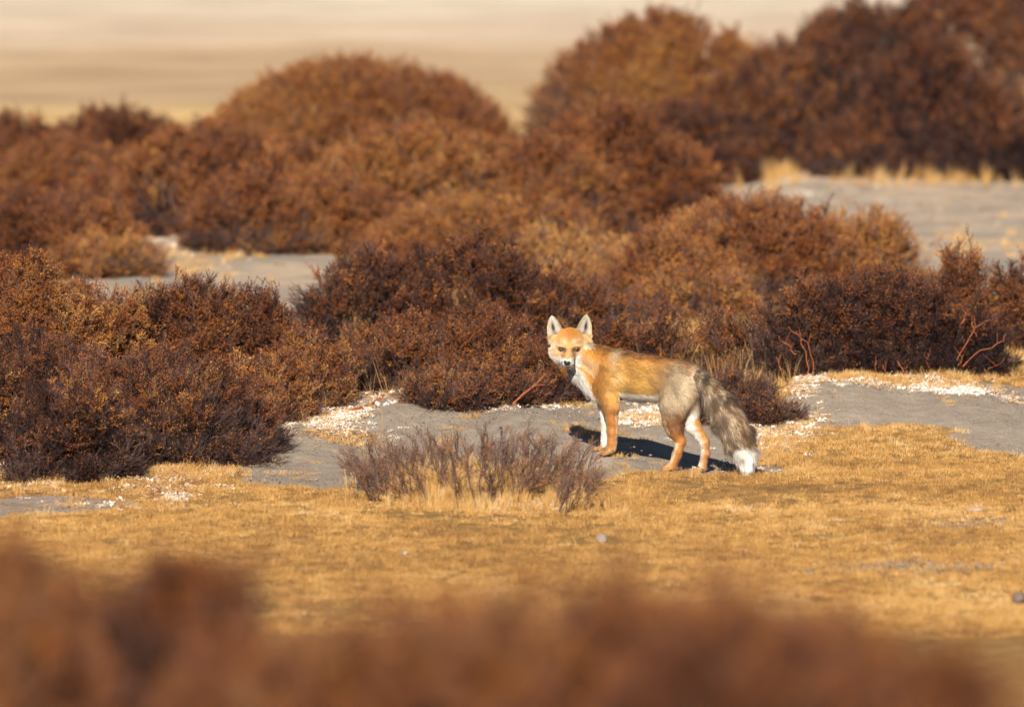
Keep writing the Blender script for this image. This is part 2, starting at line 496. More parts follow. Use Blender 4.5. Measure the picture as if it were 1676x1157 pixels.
for k in range(4): o = make_flakes(r_, 26, .035, .0025, .007, M_litter, .5); o.name = 'flake_a%02d' % k; LIT.objects.link(o)   # 0-3
for k in range(3): o = make_flakes(r_, 10, .022, .003, .010, M_litter, .45); o.name = 'flake_b%02d' % k; LIT.objects.link(o)     # 4-6 white crusts
for k in range(3): o = make_flakes(r_, 9, .05, .0015, .005, M_clod, .9); o.name = 'flake_c%02d' % k; LIT.objects.link(o)        # 7-9 soil crumbs
GN_LIT = make_gn('litter_scatter', LIT)

# ------------------------------------------------------------------ shrubs
def lobe(px, top, hw, base, depth=.75, Y=None):
    """one dome of a shrub: centre column, top row, half width and front-base row of the picture"""
    Yb = float(GY(base)) if Y is None else Y
    sc_ = PXR / (Yb - CAMY)
    rx = hw / sc_; ry = rx * depth
    if Y is None:
        ry = min(ry, 1.3); Yc = Yb + ry * .85
    else: Yc = Y
    c = W(px, top, Yc)
    z0 = float(H(c[0], Yc))
    return np.array([c[0], Yc, z0 - .03, rx * (Yc - CAMY) / (Yb - CAMY), ry, c[2] - z0 + .03])

def shrub(name, label, lobes, group=None, spacing=.075, per=22, size=1., leaf=.55, tint=.5, tvar=.15, seed=0, purple=.5,
          rough=.12, cat='shrub', stems=14, stem_mat=None, upness=.85, spread=.40, proj=1., straw=0, gap=0.0, fronty=-9, bare_low=.5):
    r = np.random.default_rng(500 + seed)
    Lb = [lobe(*l) if not isinstance(l, np.ndarray) else l for l in lobes]
    C = []; Nn = []; Hh = []
    for i, (cx, cy, cz, rx, ry, h) in enumerate(Lb):
        h = max(h, .08)
        area = 2 * math.pi * ((((rx * ry) ** 1.6 + (rx * h) ** 1.6 + (ry * h) ** 1.6) / 3) ** (1 / 1.6))
        n = int(area / spacing ** 2 * 1.5)
        v = r.normal(size=(n, 3)); v[:, 2] = np.abs(v[:, 2]); v /= np.linalg.norm(v, axis=1)[:, None]
        # even out the density over a stretched dome
        wgt = np.sqrt((v[:, 0] * ry * h) ** 2 + (v[:, 1] * rx * h) ** 2 + (v[:, 2] * rx * ry) ** 2)
        keep = r.random(n) < wgt / wgt.max() * 1.2
        v = v[keep]
        rad = 1 + rough * snoise(v[:, 0] * 2.6, v[:, 1] * 2.6, v[:, 2] * 2.6, seed * 7 + i)
        p = np.array([cx, cy, cz]) + v * rad[:, None] * [rx, ry, h]
        nrm = v / [rx, ry, h]; nrm /= np.linalg.norm(nrm, axis=1)[:, None]
        ok = np.ones(len(p), bool)
        for j, (ax, ay, az, bx, by, bh) in enumerate(Lb):
            if j != i:
                q = (p - [ax, ay, az]) / [bx, by, max(bh, .08)]
                ok &= (q ** 2).sum(1) > .80
        ok &= (nrm[:, 1] < .35) | (r.random(len(p)) < .30)
        ok &= snoise(p[:, 0] * 9 / size, p[:, 1] * 9 / size, p[:, 2] * 10 / size, seed + 90, 2) > (-.70 + gap)
        C.append(p[ok]); Nn.append(nrm[ok]); Hh.append(((p[:, 2] - cz) / h)[ok])
    C = np.concatenate(C); Nn = np.concatenate(Nn); Hh = np.concatenate(Hh)
    n = len(C)
    D = Nn * .75 + np.array([0, 0, upness]) + r.normal(0, .22, (n, 3)); D /= np.linalg.norm(D, axis=1)[:, None]
    cl_t = r.normal(0, 1, n)
    C = C + D * (proj * (r.normal(0, .018, n) * size + .06 * size * (r.random(n) < .03)))[:, None]
    # each clump is a fan of sprigs around its own direction
    k = np.repeat(np.arange(n), per)
    m = len(k)
    Dk = D[k] + r.normal(0, spread, (m, 3)); Dk /= np.linalg.norm(Dk, axis=1)[:, None]
    L0 = .09 * size
    back = r.uniform(.45, 2.2, m)
    P = C[k] - D[k] * L0 * back[:, None] + r.normal(0, .018 * size, (m, 3))
    gz = H(P[:, 0], P[:, 1])
    P[:, 2] = np.maximum(P[:, 2], gz + .002)
    sz = size * r.uniform(.7, 1.25, m)
    hfr = Hh[k] + .22 * snoise(P[:, 0] * 5, P[:, 1] * 5, P[:, 2] * 5, seed + 33, 2) - .25 * (back - 1.1)
    pl = sstep(bare_low - .35, bare_low + .35, hfr) * (leaf * 1.5) 
    u = r.random(m)
    pick = np.where(u < pl * .6, r.integers(0, 5, m), np.where(u < pl + .15, r.integers(5, 9, m), r.integers(9, 13, m)))
    tn = tint + tvar * cl_t[k] + .12 * r.normal(0, 1, m) + .20 * snoise(P[:, 0] * 3, P[:, 1] * 3, P[:, 2] * 4, seed + 55, 2)
    tn = tn - .25 * (pick > 8) * purple
    c0 = np.array([np.mean([l[0] for l in Lb]), np.mean([l[1] for l in Lb])])
    root = empty(name, (0, 0, 0), label, cat, group)
    root.location = (c0[0], c0[1], float(H(c0[0], c0[1])))
    off = np.array([c0[0], c0[1], root.location.z])
    scatter('foliage', GN_SPR, P - off, eulers(Dk, r.uniform(0, 6.28, m)), sz, pick, np.clip(tn, 0, 1), root)
    # woody stems from the root crown to the clumps
    mb = MB()
    for (cx, cy, cz, rx, ry, h) in Lb:
        for s in range(stems):
            az = r.uniform(0, 6.28); el = r.uniform(.1, 1.35)
            e = np.array([cx, cy, cz]) + .9 * np.array([rx * math.cos(az) * math.sin(el), ry * math.sin(az) * math.sin(el), h * math.cos(el)])
            b = np.array([cx + rx * .35 * math.cos(az) + r.normal(0, .03), cy + ry * .35 * math.sin(az), 0]); b[2] = H(b[0], b[1]) - .01
            t = np.linspace(0, 1, 6)[:, None]
            Q = b + (e - b) * t + np.array([0, 0, 1]) * (t * (1 - t)) * -.1 + r.normal(0, .012, (6, 3)) * np.array([[0], [1], [1], [1], [1], [1]])
            mb.tube(Q - off, .007 * size ** .5 * (1.1 - .8 * t[:, 0]), 5)
    st = mb.build('stems', [stem_mat or M_stemdark], root); st['kind'] = 'stuff'
    return root, Lb, off

GB = 'rust brown shrubs behind and around the fox'
def S(*a, **k):
    k['tint'] = k.get('tint', .5) - .06; k['leaf'] = k.get('leaf', .55) * .92; k['bare_low'] = k.get('bare_low', .4) + .05
    return shrub('shrub', *a, **k)

# in focus
S('large dense rust and purple shrub filling the left edge in front', [(60, 560, 210, 775), (250, 585, 185, 780, .6), (370, 645, 85, 760), (120, 620, 110, 800, .5)],
  seed=1, leaf=.42, tint=.46, spacing=.068, per=27, gap=.10, purple=.6, bare_low=.55)
S('tall amber topped shrub behind the large left one, peaking near the left edge', [(20, 425, 150, 690), (150, 470, 110, 680)],
  seed=2, leaf=.75, tint=.57, spacing=.068, per=27, gap=.10, bare_low=.3)
S('dark red shrub right of the amber peak with bare upright twigs on top', [(300, 462, 130, 660), (430, 480, 110, 655), (500, 545, 75, 668)],
  seed=3, leaf=.55, tint=.48, spacing=.068, per=27, gap=.10, bare_low=.4)
S('rounded rusty shrub left of the fox head with straw stalks on top', [(650, 520, 120, 660), (800, 510, 110, 665), (880, 560, 60, 672)],
  seed=4, leaf=.6, tint=.52, spacing=.064, per=24, bare_low=.42)
S('low bushy shrub in front of the rounded rusty one, on pale litter', [(745, 598, 85, 690), (830, 612, 70, 684)],
  seed=5, leaf=.5, tint=.55, spacing=.06, per=22, bare_low=.5)
S('small dense shrub at the sand edge joined to the left thicket', [(505, 590, 75, 680), (430, 600, 90, 700)],
  seed=15, leaf=.7, tint=.62, spacing=.064, per=22, bare_low=.35)
S('wide dark red dome behind the rounded shrub, slightly out of focus', [(600, 415, 120, 590), (760, 398, 150, 590), (930, 455, 110, 590)],
  seed=6, leaf=.5, tint=.42, spacing=.085, per=20, size=1.15, bare_low=.35)
S('low straw mixed reddish shrub directly behind the fox back', [(1090, 510, 110, 625), (1210, 500, 80, 625), (1010, 520, 60, 630), (1260, 505, 60, 622)],
  seed=7, leaf=.45, tint=.45, spacing=.08, per=20, upness=1.1, bare_low=.3)
S('dense dark shrub on the right with bright orange bare branches', [(1330, 470, 85, 635), (1450, 452, 130, 632), (1570, 500, 85, 628), (1375, 450, 50, 634)],
  seed=8, leaf=.48, tint=.34, spacing=.068, per=27, bare_low=.5, gap=.15)
S('red brown shrub behind the right one at the right edge', [(1560, 420, 100, 590), (1690, 440, 110, 590)],
  seed=9, leaf=.6, tint=.44, spacing=.09, per=20, size=1.2, bare_low=.3)
S('small purple bare twigged shrub behind the fox tail', [(1205, 612, 62, 698, .9), (1255, 640, 45, 700, .9)],
  seed=10, leaf=.12, tint=.40, spacing=.055, per=20, purple=.2, upness=.8)

# behind, out of focus
def B(label, lobes, **k):
    d = dict(spacing=.105, per=24, size=1.25, leaf=.8, tint=.60, bare_low=.40, stems=8, rough=.035, tvar=.06, upness=.7, proj=.3, gap=-.35)
    d.update(k); d['tint'] -= .02; return shrub('shrub', label, lobes, **d)
B('olive brown low mounded shrub beyond the right one, beside the sand', [(1230, 328, 200, 500), (1400, 340, 120, 490), (1090, 395, 130, 520)], seed=20, leaf=.75, tint=.74)
B('rounded rust shrub behind the fox in the middle distance', [(1010, 168, 190, 400), (900, 230, 140, 420)], seed=21, tint=.55)
B('broad amber shrub in the centre of the far thicket', [(690, 205, 230, 420), (545, 285, 150, 430), (760, 325, 170, 450), (880, 330, 120, 450)], seed=22, tint=.66)
B('tall domed shrub standing against the pale plain left of centre', [(590, 102, 280, 330), (760, 165, 110, 330)], seed=23, tint=.58)
B('orange shrub above the pale sandy gap on the left', [(410, 285, 110, 435), (340, 205, 170, 410), (450, 230, 130, 390)], seed=24, tint=.64)
B('dark hollowed shrub left of the pale sandy gap', [(225, 255, 130, 395), (190, 325, 100, 400)], seed=25, tint=.60, gap=.3)
B('shadowy shrub with ragged top at the far left edge', [(190, 175, 140, 350), (10, 195, 170, 350), (110, 230, 150, 370)], seed=26, tint=.50, leaf=.65, rough=.07)
B('low rusty shrub behind the amber peak at the left edge', [(80, 328, 170, 450), (-40, 335, 120, 450), (165, 385, 90, 462)], seed=27, tint=.56)
B('domed amber shrub on the skyline right of centre', [(1085, 30, 225, 305), (1240, 85, 130, 300)], seed=28, tint=.62)
B('grey purple arching shrub between the amber dome and the tall right thicket', [(1180, 115, 140, 306), (1300, 70, 150, 306), (1110, 170, 130, 320)], seed=29, tint=.42, leaf=.4, bare_low=.5, upness=1.1, proj=1)
B('tall dark thicket at the top right corner with red stems at its foot', [(1430, 0, 190, 306), (1640, -60, 260, 306), (1520, 60, 120, 316), (1720, 40, 160, 310), (1610, 130, 100, 318), (1430, 170, 100, 316)], seed=30, tint=.38, leaf=.45, bare_low=.6, stems=24, stem_mat=M_stem, upness=1.1, proj=1)
B('low tan tufted shrub between the dome and the olive mound', [(880, 385, 110, 480), (1010, 400, 80, 480), (960, 420, 100, 500), (1130, 440, 120, 540)], seed=31, tint=.80, leaf=.5)

# in front, strongly out of focus (nearer the camera)
def Fg(label, lobes, **k):
    d = dict(spacing=.070, per=32, size=1.15, leaf=.6, tint=.5, bare_low=.2, stems=6, rough=.03, tvar=.06, gap=-.8, proj=.3)
    d.update(k); return shrub('shrub', label, lobes, **d)
def flobe(px, top, hw, Y, depth=.6):
    return lobe(px, top, hw, None, depth, Y)
Fg('blurred reddish shrub spanning the bottom edge right of centre', [flobe(1200, 975, 480, -21.2), flobe(1020, 970, 420, -21.4), flobe(1400, 995, 270, -21.6), flobe(1200, 1020, 480, -22.0), flobe(1560, 1055, 170, -21.8)], seed=40, tint=.54)
Fg('blurred rust shrub at the bottom edge left of centre', [flobe(700, 972, 330, -21.0), flobe(560, 1005, 370, -21.5), flobe(850, 968, 260, -21.2), flobe(400, 1050, 300, -21.4)], seed=41, tint=.58)
Fg('blurred amber shrub in the lower left corner', [flobe(40, 886, 150, -19.2), flobe(-60, 914, 220, -19.5), flobe(60, 974, 200, -19.6)], seed=42, tint=.60)
Fg('blurred small peaked shrub beside the lower left corner one', [flobe(275, 902, 125, -18.6), flobe(312, 876, 45, -18.6), flobe(170, 954, 130, -18.7), flobe(395, 959, 90, -18.8), flobe(250, 989, 180, -18.9)], seed=43, tint=.58)

# ------------------------------------------------------------------ sparse tuft shrub in the foreground clearing
def sparse_shrub():
    r = np.random.default_rng(77)
    c = GP(780, 822)
    root = empty('shrub', (c[0], c[1], float(H(*c))), 'sparse purple twigged shrub growing out of golden grass in front of the sand', 'shrub')
    off = np.array(root.location)
    mb = MB(); P = []; D = []; 
    bases = []
    for k in range(150):
        px = 772 + 178 * np.sign(r.random() - .5) * r.random() ** .85; py = r.uniform(800, 838) - 14 * abs((px - 780) / 190) ** 2 * .3
        if px > 900: py = r.uniform(805, 845)
        bases.append((px, py))
    for px, py in bases:
        g = GP(px, py); b = np.array([g[0], g[1], float(H(*g)) - .01])
        lean = (px - 780) / 190
        ht = r.uniform(.10, .30) * (1 - .30 * abs(lean)) * (1.0 if px > 560 else .6)
        d = np.array([lean * .55 + r.normal(0, .2), r.normal(0, .25), 1.]); d /= np.linalg.norm(d)
        t = np.linspace(0, 1, 6)[:, None]
        Q = b + d * ht * t + r.normal(0, .005, (6, 3)) * (t > 0)
        mb.tube(Q - off, .0028 * (1.2 - .7 * t[:, 0]), 4)
        for s in range(8):
            f = r.uniform(.25, .95); p = b + d * ht * f
            P.append(p); D.append(d * .9 + np.array([lean * .2, 0, .1]) + r.normal(0, .38, 3))
    st = mb.build('stems', [M_stemdark], root); st['kind'] = 'stuff'
    P = np.array(P); D = np.array(D); n = len(P)
    scatter('foliage', GN_SPR, P - off, eulers(D, r.uniform(0, 6.28, n)), r.uniform(.5, .95, n),
            np.where(r.random(n) < .15, r.integers(5, 9, n), r.integers(9, 13, n)), np.clip(r.normal(.66, .18, n), 0, 1), root)
sparse_shrub()

# ------------------------------------------------------------------ bare branches on the right shrub, fallen sticks
def curve_pts(pts, n=10):
    pts = np.asarray(pts, float); t = np.linspace(0, len(pts) - 1, n)
    i = np.arange(len(pts))
    return np.stack([np.interp(t, i, pts[:, k]) for k in range(3)], 1)

right = [o for o in scene.objects if o.get('label', '').startswith('dense dark shrub on the right')][0]
rr = np.random.default_rng(5)
Yr = float(GY(634)) + .02
extra = []
for k in range(9):
    x = rr.uniform(1275, 1640); y = rr.uniform(490, 625); a = rr.normal((x - 1450) / 260, .35); l = rr.uniform(14, 34)
    extra.append(([(x, y), (x + a * l * .5 + rr.normal(0, 2), y - l * .55), (x + a * l, y - l)], rr.uniform(.0028, .0055)))
for pts, w in extra + [([(1320, 615), (1322, 580), (1308, 552), (1292, 535)], .006), ([(1328, 618), (1330, 585), (1325, 560), (1312, 555)], .005),
               ([(1305, 580), (1290, 565), (1272, 552)], .005), ([(1368, 495), (1372, 470), (1378, 440)], .005),
               ([(1345, 500), (1340, 480), (1334, 464)], .004), ([(1390, 500), (1396, 480), (1397, 462), (1392, 455)], .0045),
               ([(1565, 590), (1585, 555), (1600, 535), (1618, 522)], .005), ([(1575, 600), (1600, 575), (1640, 560), (1650, 545)], .005),
               ([(1500, 560), (1505, 530), (1503, 505)], .004), ([(1475, 480), (1478, 462), (1477, 450)], .004),
               ([(1598, 552), (1590, 535), (1594, 524)], .004), ([(1600, 622), (1625, 600), (1645, 585)], .003), ([(1480, 640), (1482, 615), (1470, 590)], .005),
               ([(1450, 640), (1452, 612), (1446, 596)], .005)]:
    Y0 = Yr - .10 if pts[0][1] > 570 else Yr + .06
    if pts[0][1] < 520: Y0 = Yr + .22
    w *= .43; Y0 += .02 * (Y0 > Yr)
    p3 = [W(x, y, Y0 + .0 * i) for i, (x, y) in enumerate(pts)]
    Q = curve_pts(p3, 9) + rr.normal(0, .004, (9, 3))
    mb = MB(); mb.tube(Q - np.array(right.location), w * np.linspace(1.1, .65, 9), 6, 0, True, 1)
    e = Q[5]; d = np.array([rr.normal(0, .03), 0, .05])
    mb.tube(np.stack([e, e + d * .6, e + d]) - np.array(right.location), [w * .6, w * .5, w * .4], 5, 0, True, 1)
    mb.build('branch', [M_stem, M_cut], right)

def stick(pts, w, label, n=10, lift=.0, Y=None):
    p3 = []
    for x, y in pts:
        if Y is None:
            g = GP(x, y); p3.append((g[0], g[1], float(H(*g)) + w * .8 + lift))
        else: p3.append(W(x, y, Y))
    Q = curve_pts(p3, n); Q += rr.normal(0, w * .25, Q.shape)
    c = Q[0].copy()
    mb = MB(); mb.tube(Q - c, w * np.linspace(1.1, .6, n), 6, 0, True, 1)
    i = n // 2; e = Q[i] - c
    mb.tube(np.stack([e, e + [.03, -.02, .012], e + [.055, -.03, .01]]), [w * .6, w * .5, w * .3], 5, 0, True, 1)
    o = mb.build('fallen_branch', [M_stem, M_cut]); o.location = c
    return tag(o, label, 'branch')
stick([(566, 682), (590, 682), (612, 678), (628, 664), (634, 660)], .006, 'bent red fallen branch lying on the sand below the rounded shrub')
stick([(838, 662), (858, 644), (878, 628), (893, 612)], .0045, 'orange branch slanting up out of the low shrub left of the fox chest', Y=float(GY(686)) - .05)

# ------------------------------------------------------------------ stones
def stone(px, py, w, label, mat, seed, flat=.5):
    r = np.random.default_rng(seed)
    import bmesh
    bm = bmesh.new(); bmesh.ops.create_icosphere(bm, subdivisions=3, radius=1)
    V = np.array([v.co[:] for v in bm.verts])
    rad = 1 + .22 * snoise(V[:, 0] * 1.6, V[:, 1] * 1.6, V[:, 2] * 1.6, seed) + .05 * snoise(V[:, 0] * 6, V[:, 1] * 6, V[:, 2] * 6, seed + 1)
    V = V * rad[:, None]
    for k in range(9):   # chipped facets
        d = r.normal(size=3); d /= np.linalg.norm(d); s = V @ d; lim = r.uniform(.6, .85)
        V -= np.clip(s - lim, 0, None)[:, None] * d
    V *= np.array([w, w * .7, w * flat])
    for v, c in zip(bm.verts, V): v.co = c
    me = bpy.data.meshes.new('stone'); bm.to_mesh(me); bm.free(); me.materials.append(mat)
    o = bpy.data.objects.new('stone', me); scene.collection.objects.link(o)
    g = GP(px, py); o.location = (g[0], g[1], float(H(*g)) + w * flat * .45); o.rotation_euler = (0, 0, r.uniform(0, 6))
    return tag(o, label, 'stone')
stone(985, 892, .040, 'pinkish grey stone on the turf below the sparse shrub', M_stone, 3, .55)
stone(1600, 842, .040, 'pale flat stone on the turf near the right edge', M_stone, 4, .35)
stone(1668, 978, .050, 'dark stone cut off by the right edge of the view', M_darkstone, 5, .6)
stone(1323, 936, .030, 'small dark stone beside the row of grey soil lumps', M_darkstone, 6, .6)
stone(663, 912, .020, 'tiny pale stone alone on the turf left of centre', M_stone, 7, .6)
stone(193, 790, .018, 'small white stone on the litter under the left shrub', M_litter if False else M_stone, 8, .6)
stone(440, 772, .014, 'small grey pebble at the left end of the sand', M_darkstone, 9, .6)
stone(1215, 898, .012, 'tiny dark pebble in the turf below the fox tail', M_darkstone, 10, .6)

# ------------------------------------------------------------------ turf, stalks, litter, crumbs
def ground_pts(n, x0, x1, y0, y1, r):
    """points spread evenly over the ground seen between rows"""
    Ya, Yb = float(GY(y1)), float(GY(y0))
    # evenly in plan; x limits widen with distance
    Y = r.uniform(Ya, Yb, n); k = (Y - CAMY) / PXR
    X = (r.uniform(x0, x1, n) - 838) * k
    return X, Y

r = np.random.default_rng(11)
X, Y = ground_pts(34000, -60, 1736, 560, 1040, r)
s = sand_mask(X, Y) + .45 * snoise(X * 14, Y * 10, 0, 61)
worn = snoise(X * 3.2, Y * 2.6, 0, 62)
keep = (s < .5 + .25 * (r.random(len(X)) < .3)) & ((worn < .55) | (r.random(len(X)) < .35))
X, Y = X[keep], Y[keep]; n = len(X)
ln = sstep(.3, 1.1, snoise(X * 3.3, Y * 3.3, 0, 63))
pick = np.where(r.random(n) < .05 + .35 * ln, r.integers(4, 7, n), r.integers(0, 4, n))
tn = .44 + .20 * snoise(X * 2.0, Y * 2.6, 0, 64) + .12 * snoise(X * 9, Y * 7, 0, 65) + r.normal(0, .15, n)
scatter('turf', GN_TUF, np.stack([X, Y, H(X, Y)], 1), np.stack([r.normal(0, .12, n), r.normal(0, .12, n), r.uniform(0, 6.28, n)], 1),
        r.uniform(.8, 1.35, n), pick, np.clip(tn, 0, 1))
tag(scene.objects['turf'], 'short dry golden turf over the flat ground', 'grass')

# taller straw in chosen spots: (px, py, spread px x, spread px y, count, which, size)
spots = [(780, 825, 120, 16, 420, 'c', .95), (650, 815, 40, 10, 60, 'b', 1.), (900, 830, 70, 12, 120, 'c', .8), (300, 785, 70, 14, 110, 'b', 1.1),
         (560, 738, 40, 12, 40, 'b', .9), (100, 790, 80, 14, 120, 'b', 1.2), (330, 775, 20, 6, 30, 'c', .8), (1270, 720, 50, 14, 120, 'b', 1.),
         (1200, 560, 90, 14, 260, 'c', 1.1), (1110, 540, 90, 12, 200, 'c', 1.0), (1420, 642, 60, 8, 90, 'b', 1.), (1560, 630, 70, 8, 120, 'b', 1.2),
         (1240, 640, 40, 18, 90, 'c', .9), (1090, 702, 35, 14, 60, 'b', 1.0), (1660, 610, 40, 12, 90, 'c', .8), (1500, 320, 190, 6, 70, 'c', 1.5), (1250, 312, 60, 7, 90, 'c', 1.5), (1560, 400, 160, 30, 60, 'b', 1.6), (330, 440, 90, 25, 60, 'b', 1.5), (780, 500, 120, 8, 40, 'd', 1.2),
         (950, 735, 40, 6, 25, 'b', .9), (760, 676, 90, 8, 40, 'c', .8), (890, 665, 60, 8, 50, 'b', 1.), (660, 668, 14, 6, 10, 'd', .9),
         (943, 838, 14, 5, 5, 'd', 1.2), (1370, 690, 60, 20, 8, 'd', .7), (540, 870, 400, 40, 70, 'd', .35), (1300, 870, 350, 50, 90, 'd', .3),
         (300, 715, 230, 30, 80, 'd', 1.1), (780, 660, 160, 16, 90, 'd', 1.1), (1450, 620, 120, 12, 50, 'd', 1.1), (1200, 630, 120, 10, 80, 'd', 1.1), (780, 818, 110, 10, 260, 'c', 1.5), (1060, 700, 40, 12, 110, 'b', .9), (500, 690, 60, 12, 110, 'b', .8), (1280, 702, 50, 12, 130, 'b', .9), (1500, 645, 110, 5, 260, 'b', .9), (880, 672, 80, 5, 120, 'b', .9), (130, 760, 60, 12, 12, 'd', 1.), (970, 742, 25, 4, 14, 'b', .7)]
PX = []; pk = []; sz = []
rngs = {'b': (4, 7), 'c': (7, 10), 'd': (10, 13)}
for (a, b_, sa, sb, cnt, w, s_) in spots:
    xx = r.normal(a, sa * .6, cnt); yy = r.normal(b_, sb * .6, cnt)
    g = GP(xx, yy); PX.append(g); pk.append(r.integers(*rngs[w], cnt)); sz.append(s_ * r.uniform(.6, 1.2, cnt))
G = np.concatenate(PX); pk = np.concatenate(pk); sz = np.concatenate(sz); n = len(G)
scatter('long_grass', GN_TUF, np.column_stack([G, H(G[:, 0], G[:, 1])]), np.stack([r.normal(0, .2, n), r.normal(0, .2, n), r.uniform(0, 6.28, n)], 1),
        sz, pk, np.clip(r.normal(.62, .15, n), 0, 1))
tag(scene.objects['long_grass'], 'longer straw coloured grass and stalks among the shrubs', 'grass')

lspots = [(500, 684, 55, 10, 320, .8), (545, 705, 50, 14, 260, .8), (560, 735, 50, 10, 130, .35), (620, 665, 40, 6, 120, .55), (700, 680, 30, 6, 70, .8),
          (860, 674, 44, 8, 340, .85), (940, 662, 30, 6, 120, .75), (1062, 692, 38, 18, 700, .80), (1270, 702, 50, 16, 520, .88), (1330, 640, 22, 8, 120, .95), (1310, 652, 25, 10, 90, .7),
          (1500, 642, 70, 7, 200, .7), (1560, 648, 50, 4, 320, 1.05), (1430, 650, 40, 5, 90, .65), (270, 795, 70, 16, 330, .45), (290, 815, 16, 4, 60, 1.),
          (50, 785, 60, 16, 420, .5), (820, 818, 70, 12, 380, .7), (880, 828, 40, 8, 150, .85), (460, 690, 20, 6, 60, .8), (330, 768, 50, 7, 120, .6),
          (700, 825, 60, 8, 70, .55), (1640, 655, 40, 6, 60, .5), (200, 830, 180, 10, 60, .4), (1200, 770, 60, 5, 30, .6), (240, 425, 90, 20, 500, .6), (1300, 320, 110, 12, 260, .6), (1560, 335, 160, 30, 200, .4)]
PX = []; pk = []; tt = []
for (a, b_, sa, sb, cnt, t_) in lspots:
    xx = r.normal(a, sa * .7, cnt); yy = r.normal(b_, sb * .7, cnt) + 5 * snoise(xx * .05, xx * .02, 0, int(a) % 97)
    PX.append(GP(xx, yy)); pk.append(np.where(r.random(cnt) < .3, r.integers(4, 7, cnt), r.integers(0, 4, cnt))); tt.append(np.clip(r.normal(t_ - .12, .27, cnt), 0, 1))
G = np.concatenate(PX); pk = np.concatenate(pk); tt = np.concatenate(tt); n = len(G)
scatter('leaf_litter', GN_LIT, np.column_stack([G, H(G[:, 0], G[:, 1]) + .002]), np.stack([r.normal(0, .2, n), r.normal(0, .2, n), r.uniform(0, 6.28, n)], 1),
        r.uniform(.3, 1.1, n) * (1 + .7 * (r.random(n) < .08)), pk, tt)
tag(scene.objects['leaf_litter'], 'cream and white litter crumbs round the shrub bases', 'litter')

X, Y = ground_pts(24000, -40, 1716, 620, 870, r)
k = (sand_mask(X, Y) > .5) & (snoise(X * 6, Y * 6, 0, 71) > -.3 + .5 * r.random(len(X))); X, Y = X[k], Y[k]
xr = r.normal(1510, 75, 160); yr = r.normal(930, 5, 160); g = GP(xr, yr)          # row of grey lumps on the turf
xq = r.normal(1600, 40, 60); yq = r.normal(870, 4, 60); g2 = GP(xq, yq)
sz = np.concatenate([r.uniform(.35, 1.0, len(X)) * (1 + 1.6 * (r.random(len(X)) < .04)), r.uniform(.8, 2.0, 160), r.uniform(1, 2, 60)])
X = np.concatenate([X, g[:, 0], g2[:, 0]]); Y = np.concatenate([Y, g[:, 1], g2[:, 1]]); n = len(X)
scatter('soil_crumbs', GN_LIT, np.stack([X, Y, H(X, Y)], 1), np.stack([r.normal(0, .2, n), r.normal(0, .2, n), r.uniform(0, 6.28, n)], 1),
        sz, r.integers(7, 10, n), np.clip(r.normal(.4, .2, n), 0, 1))
tag(scene.objects['soil_crumbs'], 'grey soil crumbs strewn over the bare sand', 'soil')

#FOX#
# ------------------------------------------------------------------ fox
PR = []   # (p0, r0, p1, r1, tag, blend)
def prim(a, ra, b, rb, tg, k=.02, sy=1.0):
    PR.append((q(*a), ra * FU, q(*b), rb * FU, tg, k, sy))
SH = Yb(540)
# trunk
prim((610, 415, Yb(610)), 98, (960, 478, Yb(960)), 92, 'body', .03, 1.22)
prim((540, 450, Yb(540)), 112, (700, 505, Yb(700)), 104, 'body', .03, 1.2)
prim((555, 510, Yb(555)), 90, (790, 548, Yb(790)), 72, 'body', .03, 1.15)
prim((800, 520, Yb(800)), 88, (960, 500, Yb(960)), 90, 'body', .03, 1.15)
prim((940, 480, Yb(940)), 88, (1062, 492, Yb(1062)), 62, 'body', .03, 1.1)
# neck and bib
prim((530, 415, Yb(530)), 100, (335, 330, .125), 80, 'neck', .03)
prim((350, 440, .105), 62, (455, 545, Yb(455) - .01), 72, 'bib', .03)
prim((300, 400, .100), 42, (400, 500, .085), 55, 'bib', .03)
# near front leg
Yn = SH - .035
prim((500, 520, Yn), 70, (522, 655, Yn - .005), 45, 'fleg', .025)
prim((522, 655, Yn - .005), 44, (532, 800, Yn), 29, 'fleg', .015)
prim((532, 800, Yn), 29, (526, 895, Yn), 26, 'fleg', .012)
prim((520, 922, Yn), 25, (462, 938, Yn - .012), 14, 'paw', .012)
prim((515, 930, Yn + .01), 20, (470, 940, Yn + .006), 13, 'paw', .008)
prim((520, 925, Yn - .008), 20, (482, 944, Yn - .026), 12, 'paw', .008)
# far front leg
Yf = SH + .055
prim((470, 540, Yf), 58, (484, 660, Yf), 36, 'ffleg', .02)
prim((484, 660, Yf), 34, (489, 790, Yf), 22, 'ffleg', .012)
prim((489, 790, Yf), 22, (484, 880, Yf), 21, 'ffleg', .01)
prim((480, 903, Yf), 19, (425, 915, Yf - .012), 12, 'paw', .01)
# near hind leg
Yh = Yb(900) - .048
prim((950, 520, Yh + .026), 96, (908, 640, Yh), 72, 'haunch', .035)
prim((1000, 560, Yh + .02), 66, (930, 680, Yh + .004), 56, 'haunch', .035)
prim((895, 640, Yh), 74, (893, 742, Yh), 48, 'haunch', .035)
prim((893, 735, Yh), 50, (914, 800, Yh + .002), 46, 'shank', .02)
prim((914, 800, Yh + .002), 45, (947, 862, Yh + .005), 29, 'shank', .018)
prim((950, 868, Yh + .005), 28, (925, 950, Yh), 26, 'hmeta', .012)
prim((925, 950, Yh), 26, (900, 1008, Yh), 24, 'hmeta', .01)
prim((895, 1020, Yh), 24, (845, 1035, Yh - .012), 14, 'paw', .012)
prim((890, 1028, Yh + .01), 20, (840, 1036, Yh + .006), 12, 'paw', .008)
prim((893, 1026, Yh - .008), 20, (855, 1040, Yh - .026), 12, 'paw', .008)
